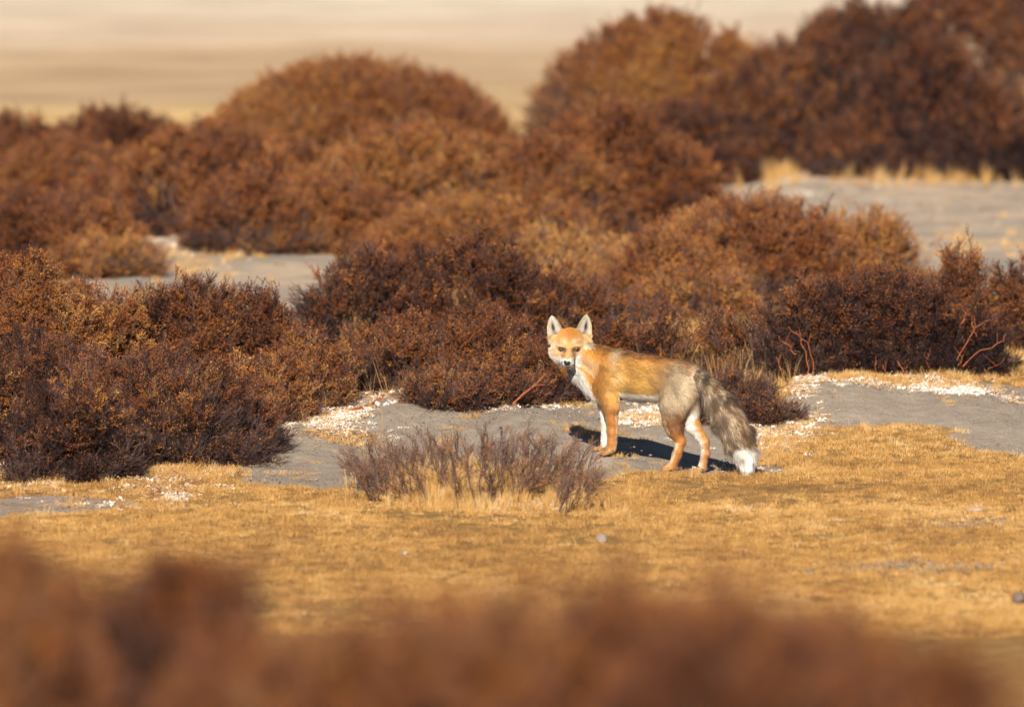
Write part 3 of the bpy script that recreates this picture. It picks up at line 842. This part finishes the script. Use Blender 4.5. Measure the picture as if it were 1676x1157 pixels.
# far hind leg
Yk = Yb(1060) + .055
prim((1010, 560, Yk), 75, (990, 700, Yk), 62, 'fhaunch', .025)
prim((990, 690, Yk), 62, (1020, 770, Yk), 42, 'fshank', .02)
prim((1020, 770, Yk), 42, (1092, 868, Yk), 27, 'fshank', .018)
prim((1095, 872, Yk), 28, (1100, 940, Yk), 26, 'fmeta', .012)
prim((1100, 940, Yk), 26, (1082, 1015, Yk), 23, 'fmeta', .01)
prim((1080, 1030, Yk), 23, (1038, 1046, Yk - .012), 14, 'paw', .012)
prim((1082, 1036, Yk - .008), 20, (1052, 1050, Yk - .026), 12, 'paw', .008)
# tail
TL = [(1065, 480, -.135, 45), (1125, 540, -.16, 50), (1182, 635, -.19, 70), (1238, 740, -.215, 78), (1294, 840, -.24, 72), (1336, 930, -.262, 50), (1346, 992, -.275, 26)]
for a, b in zip(TL[:-1], TL[1:]): prim(a[:3], a[3], b[:3], b[3], 'tail', .02)
# head
HX, HY, HD = 272, 292, .105
def h(dx, dy, f): return (HX + dx, HY + dy, HD - f)
def hp(a, ra, b, rb, tg, k=.014): prim(h(*a), ra, h(*b), rb, tg, k)
hp((0, -38, 0), 80, (0, -5, -.01), 82, 'head', .02)
hp((-30, -20, .030), 48, (30, -20, .030), 48, 'head', .02)
hp((-62, 22, .008), 50, (-34, 68, .02), 38, 'cheek', .03)
hp((62, 22, .008), 50, (34, 68, .02), 38, 'cheek', .03)
hp((-2, -5, .055), 34, (-13, 70, .118), 23, 'muzzle', .014)
hp((-4, 35, .040), 46, (-14, 88, .122), 24, 'muzzle', .014)
hp((-34, 98, .108), 19, (6, 98, .108), 19, 'muzzle', .01)
hp((-70, -30, -.004), 34, (-66, 20, .006), 46, 'cheek', .02)
hp((70, -30, -.004), 34, (66, 20, .006), 46, 'cheek', .02)
hp((-6, 95, .03), 34, (-13, 117, .105), 14, 'chin', .01)
hp((-45, -2, .050), 15, (-70, -6, .040), 12, 'head', .01)
hp((38, -2, .050), 15, (62, -6, .040), 12, 'head', .01)

# signed distance on a grid
lo = np.array([-.30, -.36, -.08]) + [q(700, 600, 0)[0] , 0, 0]
lo = np.array([q(105, 0, 0)[0], -.37, float(q(0, 1085, 0)[2]) - .03]); hi = np.array([q(1425, 0, 0)[0], .27, float(q(0, 55, 0)[2]) + .02])
hs = .0037
dims = np.ceil((hi - lo) / hs).astype(int)
D = np.full(dims, .2, np.float32)
ax = [lo[i] + hs * np.arange(dims[i]) for i in range(3)]

def cone_d(P, a, ra, b, rb, sy):
    a = a.copy(); b = b.copy(); P = P.copy()
    for v in (P, ): v[..., 1] = v[..., 1] * sy
    a[1] *= sy; b[1] *= sy
    ba = b - a; l2 = ba @ ba
    t = np.clip(((P - a) @ ba) / l2, 0, 1)
    return np.linalg.norm(P - a - t[..., None] * ba, axis=-1) - (ra + (rb - ra) * t)

def smin(a, b, k):
    hh = np.clip(k - np.abs(a - b), 0, None) / k
    return np.minimum(a, b) - hh * hh * k * .25

def region(p0, p1, pad):
    a = np.minimum(p0, p1) - pad; b = np.maximum(p0, p1) + pad
    i0 = np.clip(((a - lo) / hs).astype(int), 0, dims - 1); i1 = np.clip(((b - lo) / hs).astype(int) + 2, 1, dims)
    sl_ = tuple(slice(i0[k], i1[k]) for k in range(3))
    G_ = np.stack(np.meshgrid(*[ax[k][sl_[k]] for k in range(3)], indexing='ij'), -1)
    return sl_, G_
for (a, ra, b, rb, tg, k, sy) in PR:
    sl_, G_ = region(a, b, max(ra, rb) + .05)
    D[sl_] = smin(D[sl_], cone_d(G_, a, ra, b, rb, sy).astype(np.float32), k)

# ears: thin cupped leaves
EARS = []
def ear(base, tip, wid, side):
    B = q(*base); T = q(*tip); v = T - B; Lh = np.linalg.norm(v); v /= Lh
    w = np.array([side * .28, -1, .10]); w -= v * (w @ v); w /= np.linalg.norm(w)
    u = np.cross(v, w); EARS.append((B, v, u, w, Lh, wid * FU, side))
ear((190, 235, HD - .002), (160, 98, HD + .006), 53, -1)
ear((352, 232, HD - .002), (374, 92, HD + .006), 53, 1)
def ear_uvw(P, E):
    B, v, u, w, Lh, wd, s = E
    d = P - B
    return d @ u, d @ v, d @ w
def ear_w(tv): return np.clip(1 - np.clip(tv, 0, 1) ** 2.4, 0, 1) ** .72
for E in EARS:
    B, v, u, w, Lh, wd, s = E
    sl_, G_ = region(B - .02 * v, B + v * Lh, .045)
    a_, b_, c_ = ear_uvw(G_, E)
    tv = b_ / Lh
    Wd = wd * ear_w(tv) + 1e-5
    un = np.clip(a_ / Wd, -1.3, 1.3)
    depth = .026 * (1 - np.clip(tv, 0, 1) * .75)
    wb = -depth * (1 - np.abs(un) ** 2) + .004
    d1 = np.abs(c_ - wb) - (.0034 + .004 * np.clip(.35 - tv, 0, 1))
    d = np.maximum(np.maximum(d1 * .75, (np.abs(a_) - Wd) * .8), np.maximum(b_ - Lh, -b_ - .02))
    D[sl_] = smin(D[sl_], d.astype(np.float32), .008)

def surface_nets(D):
    s = D < 0
    nx_, ny_, nz_ = D.shape
    cells = np.zeros((nx_ - 1, ny_ - 1, nz_ - 1), bool)
    corners = [(i, j, k) for i in (0, 1) for j in (0, 1) for k in (0, 1)]
    def c(A, o): return A[o[0]:nx_ - 1 + o[0], o[1]:ny_ - 1 + o[1], o[2]:nz_ - 1 + o[2]]
    cnt = np.zeros(cells.shape, np.int8)
    for o in corners: cnt += c(s, o)
    cells = (cnt > 0) & (cnt < 8)
    ijk = np.argwhere(cells)
    vid = np.full(cells.shape, -1, np.int32); vid[cells] = np.arange(len(ijk))
    acc = np.zeros((len(ijk), 3)); num = np.zeros(len(ijk))
    for o in corners:
        for axk in range(3):
            if o[axk] == 0:
                o2 = list(o); o2[axk] = 1
                a = D[tuple((ijk + o).T)]; b = D[tuple((ijk + o2).T)]
                m = (a < 0) != (b < 0)
                t = np.where(m, a / np.where(m, a - b, 1), 0)
                p = np.tile(np.array(o, float), (len(ijk), 1)); p[:, axk] += t
                acc[m] += p[m]; num[m] += 1
    V = (ijk + acc / num[:, None]) * hs + lo
    Fs = []
    for axk in range(3):
        sh = [slice(1, -1)] * 3
        A = [slice(1, n - 1) for n in D.shape]; Bq = [slice(1, n - 1) for n in D.shape]
        A[axk] = slice(0, D.shape[axk] - 1); Bq[axk] = slice(1, D.shape[axk])
        sa = s[tuple(A)]; sb = s[tuple(Bq)]
        for flip in (0, 1):
            m = (sa & ~sb) if not flip else (~sa & sb)
            e = np.argwhere(m)
            e[:, [k for k in range(3) if k != axk]] += 1
            b1, b2 = [(axk + 1) % 3, (axk + 2) % 3]
            def g(o1, o2):
                f = e.copy(); f[:, b1] -= o1; f[:, b2] -= o2
                return vid[tuple(f.T)]
            quad = np.stack([g(0, 0), g(1, 0), g(1, 1), g(0, 1)], 1)
            if flip: quad = quad[:, ::-1]
            Fs.append(quad)
    F = np.concatenate(Fs)
    return V, F[(F >= 0).all(1)]
FV, FF = surface_nets(D)
FV0 = FV.copy()
# light relaxation of the skin
ed = np.concatenate([FF[:, [0, 1]], FF[:, [1, 2]], FF[:, [2, 3]], FF[:, [3, 0]]])
for it in range(3):
    s_ = np.zeros_like(FV); c_ = np.zeros(len(FV))
    np.add.at(s_, ed[:, 0], FV[ed[:, 1]]); np.add.at(s_, ed[:, 1], FV[ed[:, 0]])
    np.add.at(c_, ed[:, 0], 1); np.add.at(c_, ed[:, 1], 1)
    FV = FV + .5 * (s_ / c_[:, None] - FV)
tri_n = np.cross(FV[FF[:, 2]] - FV[FF[:, 0]], FV[FF[:, 3]] - FV[FF[:, 1]])
area = np.linalg.norm(tri_n, axis=1) * .5
fn = tri_n / (2 * area[:, None] + 1e-12)
fc = FV[FF].mean(1)

TAGS = ['body', 'neck', 'bib', 'fleg', 'ffleg', 'paw', 'haunch', 'shank', 'hmeta', 'fhaunch', 'fshank', 'fmeta', 'tail', 'head', 'cheek', 'muzzle', 'chin', 'ear']
def classify(P):
    best = np.full(len(P), 9.); tg = np.zeros(len(P), int); axd = np.zeros((len(P), 3))
    for (a, ra, b, rb, t, k, sy) in PR:
        d = cone_d(P, a, ra, b, rb, sy); m = d < best
        best[m] = d[m]; tg[m] = TAGS.index(t); v = (b - a) / np.linalg.norm(b - a); axd[m] = v
    for E in EARS:
        a_, b_, c_ = ear_uvw(P, E)
        m = (b_ > .012) & (b_ < E[4] + .01) & (np.abs(a_) < E[5] * 1.2) & (np.abs(c_) < .04) & (best > .003)
        tg[m] = TAGS.index('ear'); axd[m] = E[1]
    return tg, axd

def srgb(r, g, b):
    c = np.array([r, g, b]) / 255.; return np.where(c < .04045, c / 12.92, ((c + .055) / 1.055) ** 2.4)
K_ = .75
ORANGE = srgb(206, 142, 58) * K_; GOLD = srgb(222, 172, 92) * K_; RUST = srgb(172, 104, 40) * K_; BROWN = srgb(130, 82, 42) * K_
DARK = srgb(58, 44, 36) * K_; GREY = srgb(188, 168, 140) * K_; WHITE = srgb(246, 240, 230) * K_; CREAM = srgb(238, 214, 176) * K_; PINK = srgb(232, 172, 122) * K_
BLACK = srgb(28, 24, 24) * K_; TAILB = srgb(134, 106, 82) * K_; LEGO = srgb(190, 124, 56) * K_

def to_draw(P):
    t_ = (P[:, 1] - CAMY)
    # inverse of q: picture position of a point on the animal, in study units
    d = P - np.array([0, CAMY, CAMH])
    dep = d[:, 1] * math.cos(PITCH) - d[:, 2] * math.sin(PITCH)
    up = d[:, 1] * math.sin(PITCH) + d[:, 2] * math.cos(PITCH)
    return ((838 + d[:, 0] / dep * PXR) - 860) * CR, ((578.5 - up / dep * PXR) - 490) * CR

def coat(P, Nn, tg, r, rough=1.0):
    """natural pigment of the coat at points of the skin"""
    x, y = to_draw(P); n = len(P)
    T = lambda s: (tg == TAGS.index(s))
    C = np.tile(GOLD, (n, 1))
    def lay(col, w): 
        nonlocal C
        w = np.clip(w, 0, 1)[:, None]; C = C * (1 - w) + col * w
    jit = r.normal(0, 14, (n, 2)) * rough
    xx = x + jit[:, 0] + 14 * snoise(P[:, 0] * 40, P[:, 1] * 40, P[:, 2] * 40, 5, 2); yy = y + jit[:, 1] + 14 * snoise(P[:, 0] * 40, P[:, 1] * 40, P[:, 2] * 40, 6, 2)
    gs = lambda x0, y0, sx, sy: np.exp(-((xx - x0) / sx) ** 2 - ((yy - y0) / sy) ** 2)
    trunk = T('body') | T('neck') | T('bib') | T('haunch') | T('fhaunch') | (T('fleg') & (y < 700))
    tr = trunk.astype(float)
    lay(ORANGE, tr * .5 * (.5 + .5 * snoise(P[:, 0] * 26, P[:, 1] * 26, P[:, 2] * 26, 8, 2)))
    lay(ORANGE, tr * sstep(520, 420, xx) * .9)
    lay(RUST, tr * gs(450, 300, 70, 60) * .55)
    lay(RUST, tr * gs(455, 420, 40, 110) * .6)
    back = 290 + (x - 560) * .16 + np.clip(x - 930, 0, 400) * .35            # top line of the back
    lay(RUST, tr * sstep(110, 20, yy - back) * sstep(560, 590, xx) * .85)
    lay(BROWN * .7, tr * gs(590, 328, 42, 26) * 1.2); lay(BROWN, tr * gs(690, 340, 90, 24) * .5)
    lay(BROWN, tr * sstep(60, 5, yy - back) * sstep(570, 600, xx) * .55)
    lay(CREAM, tr * gs(535, 340, 22, 75) * .75)
    lay(CREAM, tr * gs(560, 470, 40, 40) * .25)
    lay(RUST, tr * gs(510, 480, 40, 60) * .3)
    lay(BROWN, tr * gs(470, 600, 60, 20) * .25)
    # haunch greys towards the rear
    lay(GREY * .85, tr * sstep(740, 930, xx + .35 * (yy - 450)) * sstep(20, 90, yy - back) * .9)
    lay(TAILB, tr * sstep(900, 1040, xx) * sstep(80, 0, yy - back) * .7)
    lay(CREAM, tr * gs(1020, 470, 34, 75) * .7)
    lay(CREAM, T('haunch') * gs(970, 600, 30, 80) * .4)
    lay(TAILB, tr * gs(860, 470, 90, 40) * .35)
    # belly
    lay(WHITE, tr * sstep(608, 640, yy + .02 * (xx - 600)) * sstep(560, 600, xx) * sstep(800, 770, xx) * .95)
    lay(WHITE, tr * (Nn[:, 2] < -.45) * .8 * sstep(1000, 900, xx))
    # bib
    edge = 335 + (yy - 430) * .62
    lay(WHITE, (T('bib') | T('neck') | T('body')) * sstep(20, -35, xx - edge) * sstep(330, 400, yy) * sstep(650, 600, yy))
    lay(CREAM, T('neck') * sstep(460, 400, xx) * sstep(330, 400, yy) * .5)
    # legs
    for s in ('fleg',):
        m = T(s).astype(float); lay(LEGO, m * sstep(590, 710, yy)); lay(RUST, m * gs(520, 680, 25, 120) * .4); lay(CREAM, m * (Nn[:, 0] > .55) * .5 * sstep(640, 700, yy))
        lay(GREY, m * (Nn[:, 0] < -.75) * .7 * sstep(640, 700, yy))
    m = T('ffleg').astype(float); lay(WHITE, m * sstep(560, 640, yy) * .9); lay(GREY, m * gs(480, 760, 10, 60) * .5)
    m = T('shank').astype(float); lay(BROWN * .9, m); lay(LEGO, m * sstep(785, 860, yy)); lay(GREY, m * (Nn[:, 0] < -.6) * .7)
    m = T('haunch').astype(float); lay(BROWN * .9, m * sstep(630, 745, yy + .15 * (xx - 900)) * .95); lay(CREAM, m * (xx < 840) * sstep(600, 680, yy) * .6)
    m = T('hmeta').astype(float); lay(LEGO, m); lay(CREAM, m * (Nn[:, 0] < -.35) * .7)
    m = T('fhaunch').astype(float); lay(WHITE, m * sstep(640, 720, yy) * .9)
    m = T('fshank').astype(float); lay(WHITE, m * .95); lay(ORANGE, m * sstep(0, 26, (xx - 1030) - (yy - 790) * .62) * .95)
    m = T('fmeta').astype(float); lay(WHITE, m * .9); lay(LEGO, m * sstep(1078, 1095, xx + (yy - 900) * .15) * .95)
    m = T('paw').astype(float); lay(ORANGE, m); lay(CREAM, m * r.random(n) * .5)
    # tail: grizzled, darker along the ridge, white tip
    m = T('tail').astype(float)
    lay(GREY * .9, m)
    gz = r.random(n) * .62 + .38 * (.5 + .75 * snoise(P[:, 0] * 160, P[:, 1] * 160, P[:, 2] * 80, 19, 2)); band = snoise(P[:, 0] * 26, P[:, 1] * 26, P[:, 2] * 55, 17, 2)
    ridge = (xx - 1075) - (yy - 540) * .62
    lay(TAILB * .9, m * .8)
    lay(BROWN, m * sstep(0, 110, ridge) * .8 * np.clip(.65 + .6 * band, 0, 1))
    lay(DARK, m * sstep(.40, .20, gz + .10 * band - .04) * .6)
    lay(CREAM, m * sstep(.62, .85, gz) * .75)
    lay(DARK, m * gs(1165, 515, 45, 20) * .7)
    lay(WHITE * 1.22, m * sstep(892, 935, yy + (xx - 1330) * .12))
    # head
    hd = T('head') | T('cheek') | T('muzzle') | T('chin') | (T('neck') & (x < 405) & (y < 300))
    hm = hd.astype(float)
    ux = x - 268; X_ = x + jit[:, 0] * .25; Y_ = y + jit[:, 1] * .25
    g2 = lambda x0, y0, sx, sy: np.exp(-((X_ - x0) / sx) ** 2 - ((Y_ - y0) / sy) ** 2)
    lay(GOLD * .6 + CREAM * .4, hm); 
    lay(ORANGE, hm * g2(268, 215, 75, 75) * 1.2); lay(RUST, hm * g2(268, 215, 42, 40) * .8)
    lay(CREAM, hm * sstep(50, 105, np.abs(ux)) * sstep(235, 290, Y_) * .95)
    lay(CREAM, hm * (g2(238, 262, 18, 14) + g2(300, 262, 18, 14)) * .55)
    lay(PINK, hm * (g2(205, 335, 26, 20) + g2(335, 335, 26, 20)) * .7)
    lay(PINK * .55 + ORANGE * .4, hm * sstep(36, 24, np.abs(ux + 6)) * sstep(280, 305, Y_) * sstep(384, 368, Y_) * 1.)
    lay(RUST, hm * (g2(236, 345, 9, 26) + g2(298, 345, 9, 26)) * .95)
    lay(WHITE, hm * (sstep(348, 368, Y_) * (np.abs(ux + 8) > 30)))
    lay(WHITE, hm * sstep(362, 378, Y_ + np.abs(ux + 12) * .5))
    lay(WHITE, (T('chin') * 1.) ); lay(WHITE, hm * sstep(95, 125, np.abs(ux)) * sstep(300, 350, Y_) * .8)
    lay(GREY, hm * (g2(212, 378, 7, 13) + g2(330, 372, 14, 6)) * .8)
    lay(DARK, hm * (g2(222, 385, 6, 20) * .9 + g2(310, 382, 7, 18) * .35))
    # dark eye lining with a drop towards the muzzle
    for ex, sg in ((221, -1), (312, 1)):
        lay(PINK * .9, hm * np.exp(-((X_ - ex + sg * 4) / 26) ** 2 - ((Y_ - 330) / 16) ** 2) * .8)
        lay(BLACK, hm * np.exp(-((X_ - ex + sg * 2) / 30) ** 4 - ((Y_ - 303 + sg * (X_ - ex) * .22) / 13) ** 4))
        lay(BROWN, hm * np.exp(-((X_ - (ex - sg * 20)) / 8) ** 2 - ((Y_ - 322) / 12) ** 2) * .8)
    lay(BLACK, hm * np.exp(-((X_ - 256) / 30) ** 4 - ((Y_ - 416) / 3.5) ** 2) * .75)
    # ears
    m = T('ear')
    for E in EARS:
        a_, b_, c_ = ear_uvw(P, E); inn = m & (np.abs(a_) < .06) & (np.abs(b_ - E[4] * .5) < E[4] * .7) & (np.abs(c_) < .05)
        front = (Nn @ E[3]) > .1
        tv = b_ / E[4]; un = a_ / (E[5] * ear_w(tv) + 1e-4)
        lay(CREAM * .85, (inn & front) * 1.); lay(WHITE * .85, (inn & front & (np.abs(un) < .75)) * .7); lay(DARK, (inn & front) * sstep(.84, .98, un * -E[6]) * sstep(.1, .3, tv) * .6)
        lay(DARK, (inn & front) * np.exp(-((un * (-E[6]) + .25) / .28) ** 2 - ((tv - .48) / .28) ** 2) * 1.1)
        lay(DARK, (inn & front) * np.exp(-((un - .0) / .5) ** 2 - ((tv - .16) / .07) ** 2) * .75)
        lay(DARK, (inn & ~front) * (tv > .15) * .9)
        lay(GOLD, (inn & front) * sstep(.18, .05, tv) * .8)
    tick = r.random(n)
    lay(DARK, ((T('haunch') | T('body')) & (tick < .10)) * sstep(560, 640, xx) * .45 * rough)
    lay(CREAM, ((T('haunch') | T('body') | T('neck')) & (tick > .90)) * .45 * rough)
    lay(ORANGE, T('haunch') * sstep(.1, .7, snoise(P[:, 0] * 34, P[:, 1] * 34, P[:, 2] * 34, 41, 2)) * sstep(990, 800, xx) * .6)
    lay(BROWN, (T('fleg') | T('hmeta') | T('shank')) * sstep(.1, .9, snoise(P[:, 0] * 60, P[:, 1] * 60, P[:, 2] * 30, 42, 2)) * .35)
    al = np.where(T('tail') | T('bib'), P[:, 0] * .55 - P[:, 2] * .83, P[:, 0] * .93 - P[:, 2] * .37)
    al = np.where(T('haunch') | T('fhaunch') | T('shank'), P[:, 0] * .45 - P[:, 2] * .89, al)
    ac = np.where(T('tail') | T('bib'), P[:, 0] * .83 + P[:, 2] * .55, P[:, 0] * .37 + P[:, 2] * .93)
    ac = np.where(T('haunch') | T('fhaunch') | T('shank'), P[:, 0] * .89 + P[:, 2] * .45, ac)
    st = snoise(al * 38, ac * 150, P[:, 1] * 60, 51, 2) * (~(T('head') | T('muzzle') | T('chin') | T('ear')))
    C = C * (1 + st * np.where(T('tail'), .34, .20))[:, None]
    C = C * (1 + r.normal(0, .17, (n, 1)) * rough)
    return np.clip(C, .004, .92)

fox = empty('fox', (float(q(800, 0, 0)[0]), -.06, float(H(q(800, 0, 0)[0], -.06))), 'standing red fox with grizzled white tipped tail, looking at the viewer from the sand', 'fox')
foff = np.array(fox.location)
vt, va = classify(FV)
vn = np.zeros_like(FV)
for k in range(4): np.add.at(vn, FF[:, k], fn * area[:, None])
vn /= np.linalg.norm(vn, axis=1)[:, None] + 1e-9
rf = np.random.default_rng(3)
vc = coat(FV, vn, vt, rf, .15)

def coat_mat(name, rough=.65):
    m, n, N, L, b = new_mat(name)
    at = N.new('ShaderNodeAttribute'); at.attribute_name = 'coat'
    L.new(at.outputs['Color'], b.inputs['Base Color'])
    b.inputs['Roughness'].default_value = rough; b.inputs['Specular IOR Level'].default_value = .25
    b.inputs['Sheen Weight'].default_value = .15
    return m
def paint(o, C, dom='POINT'):
    a = o.data.attributes.new('coat', 'FLOAT_COLOR', dom)
    a.data.foreach_set('color', np.concatenate([C, np.ones((len(C), 1))], 1).astype(np.float32).ravel())
body = mesh_obj('body', FV - foff, FF, coat_mat('fox_skin'), fox, smooth=True)
paint(body, vc)

# fur: short tapered hairs rooted in the skin
LEN = dict(body=.024, neck=.030, bib=.032, fleg=.012, ffleg=.010, paw=.006, haunch=.015, shank=.012, hmeta=.010, fhaunch=.016, fshank=.010, fmeta=.008,
           tail=.048, head=.010, cheek=.020, muzzle=.0035, chin=.007, ear=.0045)
DEN = dict(body=1, neck=1, bib=1, fleg=2.0, ffleg=2, paw=2.2, haunch=1.1, shank=1.7, hmeta=2, fhaunch=1., fshank=1.6, fmeta=2, tail=1.4, head=3.2, cheek=2.6, muzzle=5, chin=4, ear=2.6)
ft, fa = classify(fc)
den = np.array([DEN[t] for t in TAGS])[ft] * area
NH = 190000
pi = rf.choice(len(FF), NH, p=den / den.sum())
uu = rf.random((NH, 2, 1))
Pq = FV[FF[pi]]
root = (Pq[:, 0] * (1 - uu[:, 0]) + Pq[:, 1] * uu[:, 0]) * (1 - uu[:, 1]) + (Pq[:, 3] * (1 - uu[:, 0]) + Pq[:, 2] * uu[:, 0]) * uu[:, 1]
nn = vn[FF[pi, 0]] * .5 + vn[FF[pi, 2]] * .5; nn /= np.linalg.norm(nn, axis=1)[:, None] + 1e-9
tg, axd = classify(root)
isT = lambda *s: np.isin(tg, [TAGS.index(t) for t in s])
flow = np.tile(np.array([.88, -.42, -.28]), (NH, 1))
m = isT('neck', 'bib'); flow[m] = [.55, -.25, -.8]
m = isT('haunch', 'fhaunch'); flow[m] = [.45, -.2, -.85]
m = isT('fleg', 'ffleg', 'shank', 'hmeta', 'fshank', 'fmeta', 'tail', 'paw', 'ear'); flow[m] = axd[m]
noseP = q(HX - 16, HY + 80, HD - .13)
m = isT('head', 'cheek', 'muzzle', 'chin'); v = root[m] - noseP; v /= np.linalg.norm(v, axis=1)[:, None]; v[:, 2] -= .15 * (tg[m] == TAGS.index('cheek')); flow[m] = v
for E in EARS:
    a_, b_, c_ = ear_uvw(root, E)
    mm = (tg == TAGS.index('ear')) & (np.abs(a_) < .06) & ((nn @ E[3]) > .1)
    mm &= b_ > .22 * E[4]
    flow[mm] = -np.sign(a_[mm])[:, None] * E[2] * .8 + E[1] * .4
flow = flow - nn * (flow * nn).sum(1)[:, None]; flow /= np.linalg.norm(flow, axis=1)[:, None] + 1e-9
wav = np.stack([snoise(root[:, 0] * 55, root[:, 1] * 55, root[:, 2] * 55, 200 + k, 2) for k in range(3)], 1)
lift = np.array([dict(tail=.50, cheek=.40, bib=.40, neck=.38, muzzle=.25, ear=.35, chin=.3).get(t, .34) for t in TAGS])[tg]
lift = np.where((tg == TAGS.index('tail')) & (to_draw(root)[1] > 960), 1.1, lift)
d = flow + nn * lift[:, None] + wav * np.where(tg == TAGS.index('tail'), .42, .24)[:, None] + rf.normal(0, .12, (NH, 3)); d /= np.linalg.norm(d, axis=1)[:, None]
ln = np.array([LEN[t] for t in TAGS])[tg] * rf.uniform(.55, 1.15, NH)
hx, hy = to_draw(root)
ln = np.where((tg == TAGS.index('neck')) & (hx < 400), np.minimum(ln, .016), ln)
ln = np.where((tg == TAGS.index('tail')) & (hy < 570), ln * .6, ln)
ln = np.where(tg == TAGS.index('fleg'), ln * (1 + 1.5 * sstep(700, 580, hy)), ln)
ln = np.where(tg == TAGS.index('shank'), ln * (1 - .4 * sstep(760, 840, hy)), ln)
ln = np.where((tg == TAGS.index('head')) & (hy > 280), ln * .55, ln)
ln = np.where(isT('head', 'cheek', 'ear') & (hy > 180) & (hy < 300) & (np.abs(hx - 270) > 70), np.minimum(ln, .008), ln)
# keep the eyes and nose clear
for ex, ey, er in ((221, 307, 31), (312, 304, 31), (255, 388, 26)):
    near = ((hx - ex) ** 2 + (hy - ey) ** 2 < er ** 2) & (nn[:, 1] < .3) & (root[:, 1] < HD)
    ln = np.where(near, .0008, ln)
wid = np.where(isT('muzzle', 'head', 'chin', 'ear'), .00055, np.where(isT('tail'), .0011, .00085)) * rf.uniform(.7, 1.3, NH)
side = np.cross(d, nn); side /= np.linalg.norm(side, axis=1)[:, None] + 1e-9
side = side + nn * rf.normal(0, .25, (NH, 1)); side /= np.linalg.norm(side, axis=1)[:, None]
mid = root + d * (ln * .55)[:, None]
tip = root + (d * .93 + flow * .18 + np.array([0, 0, -.06])) * ln[:, None]
wv = side * wid[:, None]
HV = np.stack([root - wv, root + wv, mid + wv * .75, mid - wv * .75, tip], 1).reshape(-1, 3)
b5 = np.arange(NH)[:, None] * 5
HF = np.concatenate([b5 + [0, 1, 2], b5 + [0, 2, 3], b5 + [3, 2, 4]])
# make sure the strips face outward
fr = mesh_obj('fur', HV - foff, HF.astype(np.int32), coat_mat('fox_fur', .5), fox)
hc = coat(root, nn, tg, rf, .6)
paint(fr, np.repeat(hc, 5, 0))
fr['kind'] = 'stuff'

# eyes, nose, whiskers
def front_y(cx, cy, y0=-.08):
    for Y in np.arange(y0, HD + .05, .0007):
        p = q(cx, cy, Y); i = tuple(((p - lo) / hs).astype(int))
        if D[i] < 0: return Y
    return HD
def ball(name, c, rad, mats, fidx, parent, seg=20, ring=12, scl=(1, 1, 1), rot=None):
    V = []; Fq = []; M = []
    for i in range(ring + 1):
        t = math.pi * i / ring
        for k in range(seg):
            p = 2 * math.pi * k / seg
            V.append((math.sin(t) * math.cos(p), -math.cos(t), math.sin(t) * math.sin(p)))   # pole towards the viewer
    for i in range(ring):
        for k in range(seg):
            k2 = (k + 1) % seg
            Fq.append((i * seg + k, i * seg + k2, (i + 1) * seg + k2, (i + 1) * seg + k)); M.append(fidx(i))
    V = np.array(V) * rad * np.array(scl)
    o = mesh_obj(name, V, Fq, mats, parent, M, smooth=True); o.location = Vector(np.array(c) - foff)
    return o
def gloss(name, c, rough, coatw=0):
    m, n, N, L, b = new_mat(name); b.inputs['Base Color'].default_value = (*c, 1); b.inputs['Roughness'].default_value = rough
    b.inputs['Coat Weight'].default_value = coatw; return m
M_iris = gloss('amber_iris', (.20, .055, .012), .4, .0); M_pupil = gloss('pupil', (.006, .004, .003), .3, .0)
M_rim = gloss('eye_rim', (.012, .008, .007), .5); M_nose = gloss('wet_nose', (.014, .012, .012), .38, .3)
M_lid = gloss('eye_lid', (.05, .025, .015), .6)
for ex, ey, sg in ((221, 307, -1), (312, 304, 1)):
    Y = front_y(ex, ey)
    e = ball('eye', q(ex, ey, Y + .0035), .0118, [M_pupil, M_iris, M_rim], lambda i: 0 if i < 2 else (1 if i < 4 else 2), fox, scl=(1.2, 1, .70))
    e.rotation_euler = (0, -sg * R(10), sg * R(12))
Y = front_y(255, 388)
# nose pad: broad above, narrower below, with two nostril hollows
ns = ball('nose', q(255, 387, Y + .004), .0134, [M_nose], lambda i: 0, fox, 24, 14, scl=(1.05, .85, .92))
for v in ns.data.vertices:
    x, y, z = v.co
    v.co.x = x * (1.0 + .28 * z / .0134)
    for s in (-1, 1):
        dd = (x - s * .0052) ** 2 + (z - .0005) ** 2
        if y < 0: v.co.y += .0022 * math.exp(-dd / (.0022 ** 2))
mb = MB()
for k in range(22):
    s = 1 if k % 2 else -1
    b = q(255 + s * rf.uniform(20, 34), 392 + rf.uniform(-8, 12), Y + .016)
    dv = np.array([s * rf.uniform(.6, 1.), rf.uniform(-.5, .2), rf.uniform(-.45, .15)]); l = rf.uniform(.03, .055)
    mb.tube(np.stack([b, b + dv * l * .5, b + dv * l + [0, 0, -.006]]) - foff, [.00035, .0003, .00012], 3)
wk = mb.build('whiskers', [gloss('whisker', (.05, .04, .035), .4)], fox); wk['kind'] = 'stuff'
print('FOX', len(FV), [(t, float(np.round(q(*p)[2], 3)), float(np.round(H(q(*p)[0], p[2]), 3))) for t, p in (('fn', (515, 955, Yn)), ('ff', (475, 925, Yf)), ('hn', (890, 1050, Yh)), ('hf', (1075, 1060, Yk)), ('tail', (1330, 1060, -.27)))])
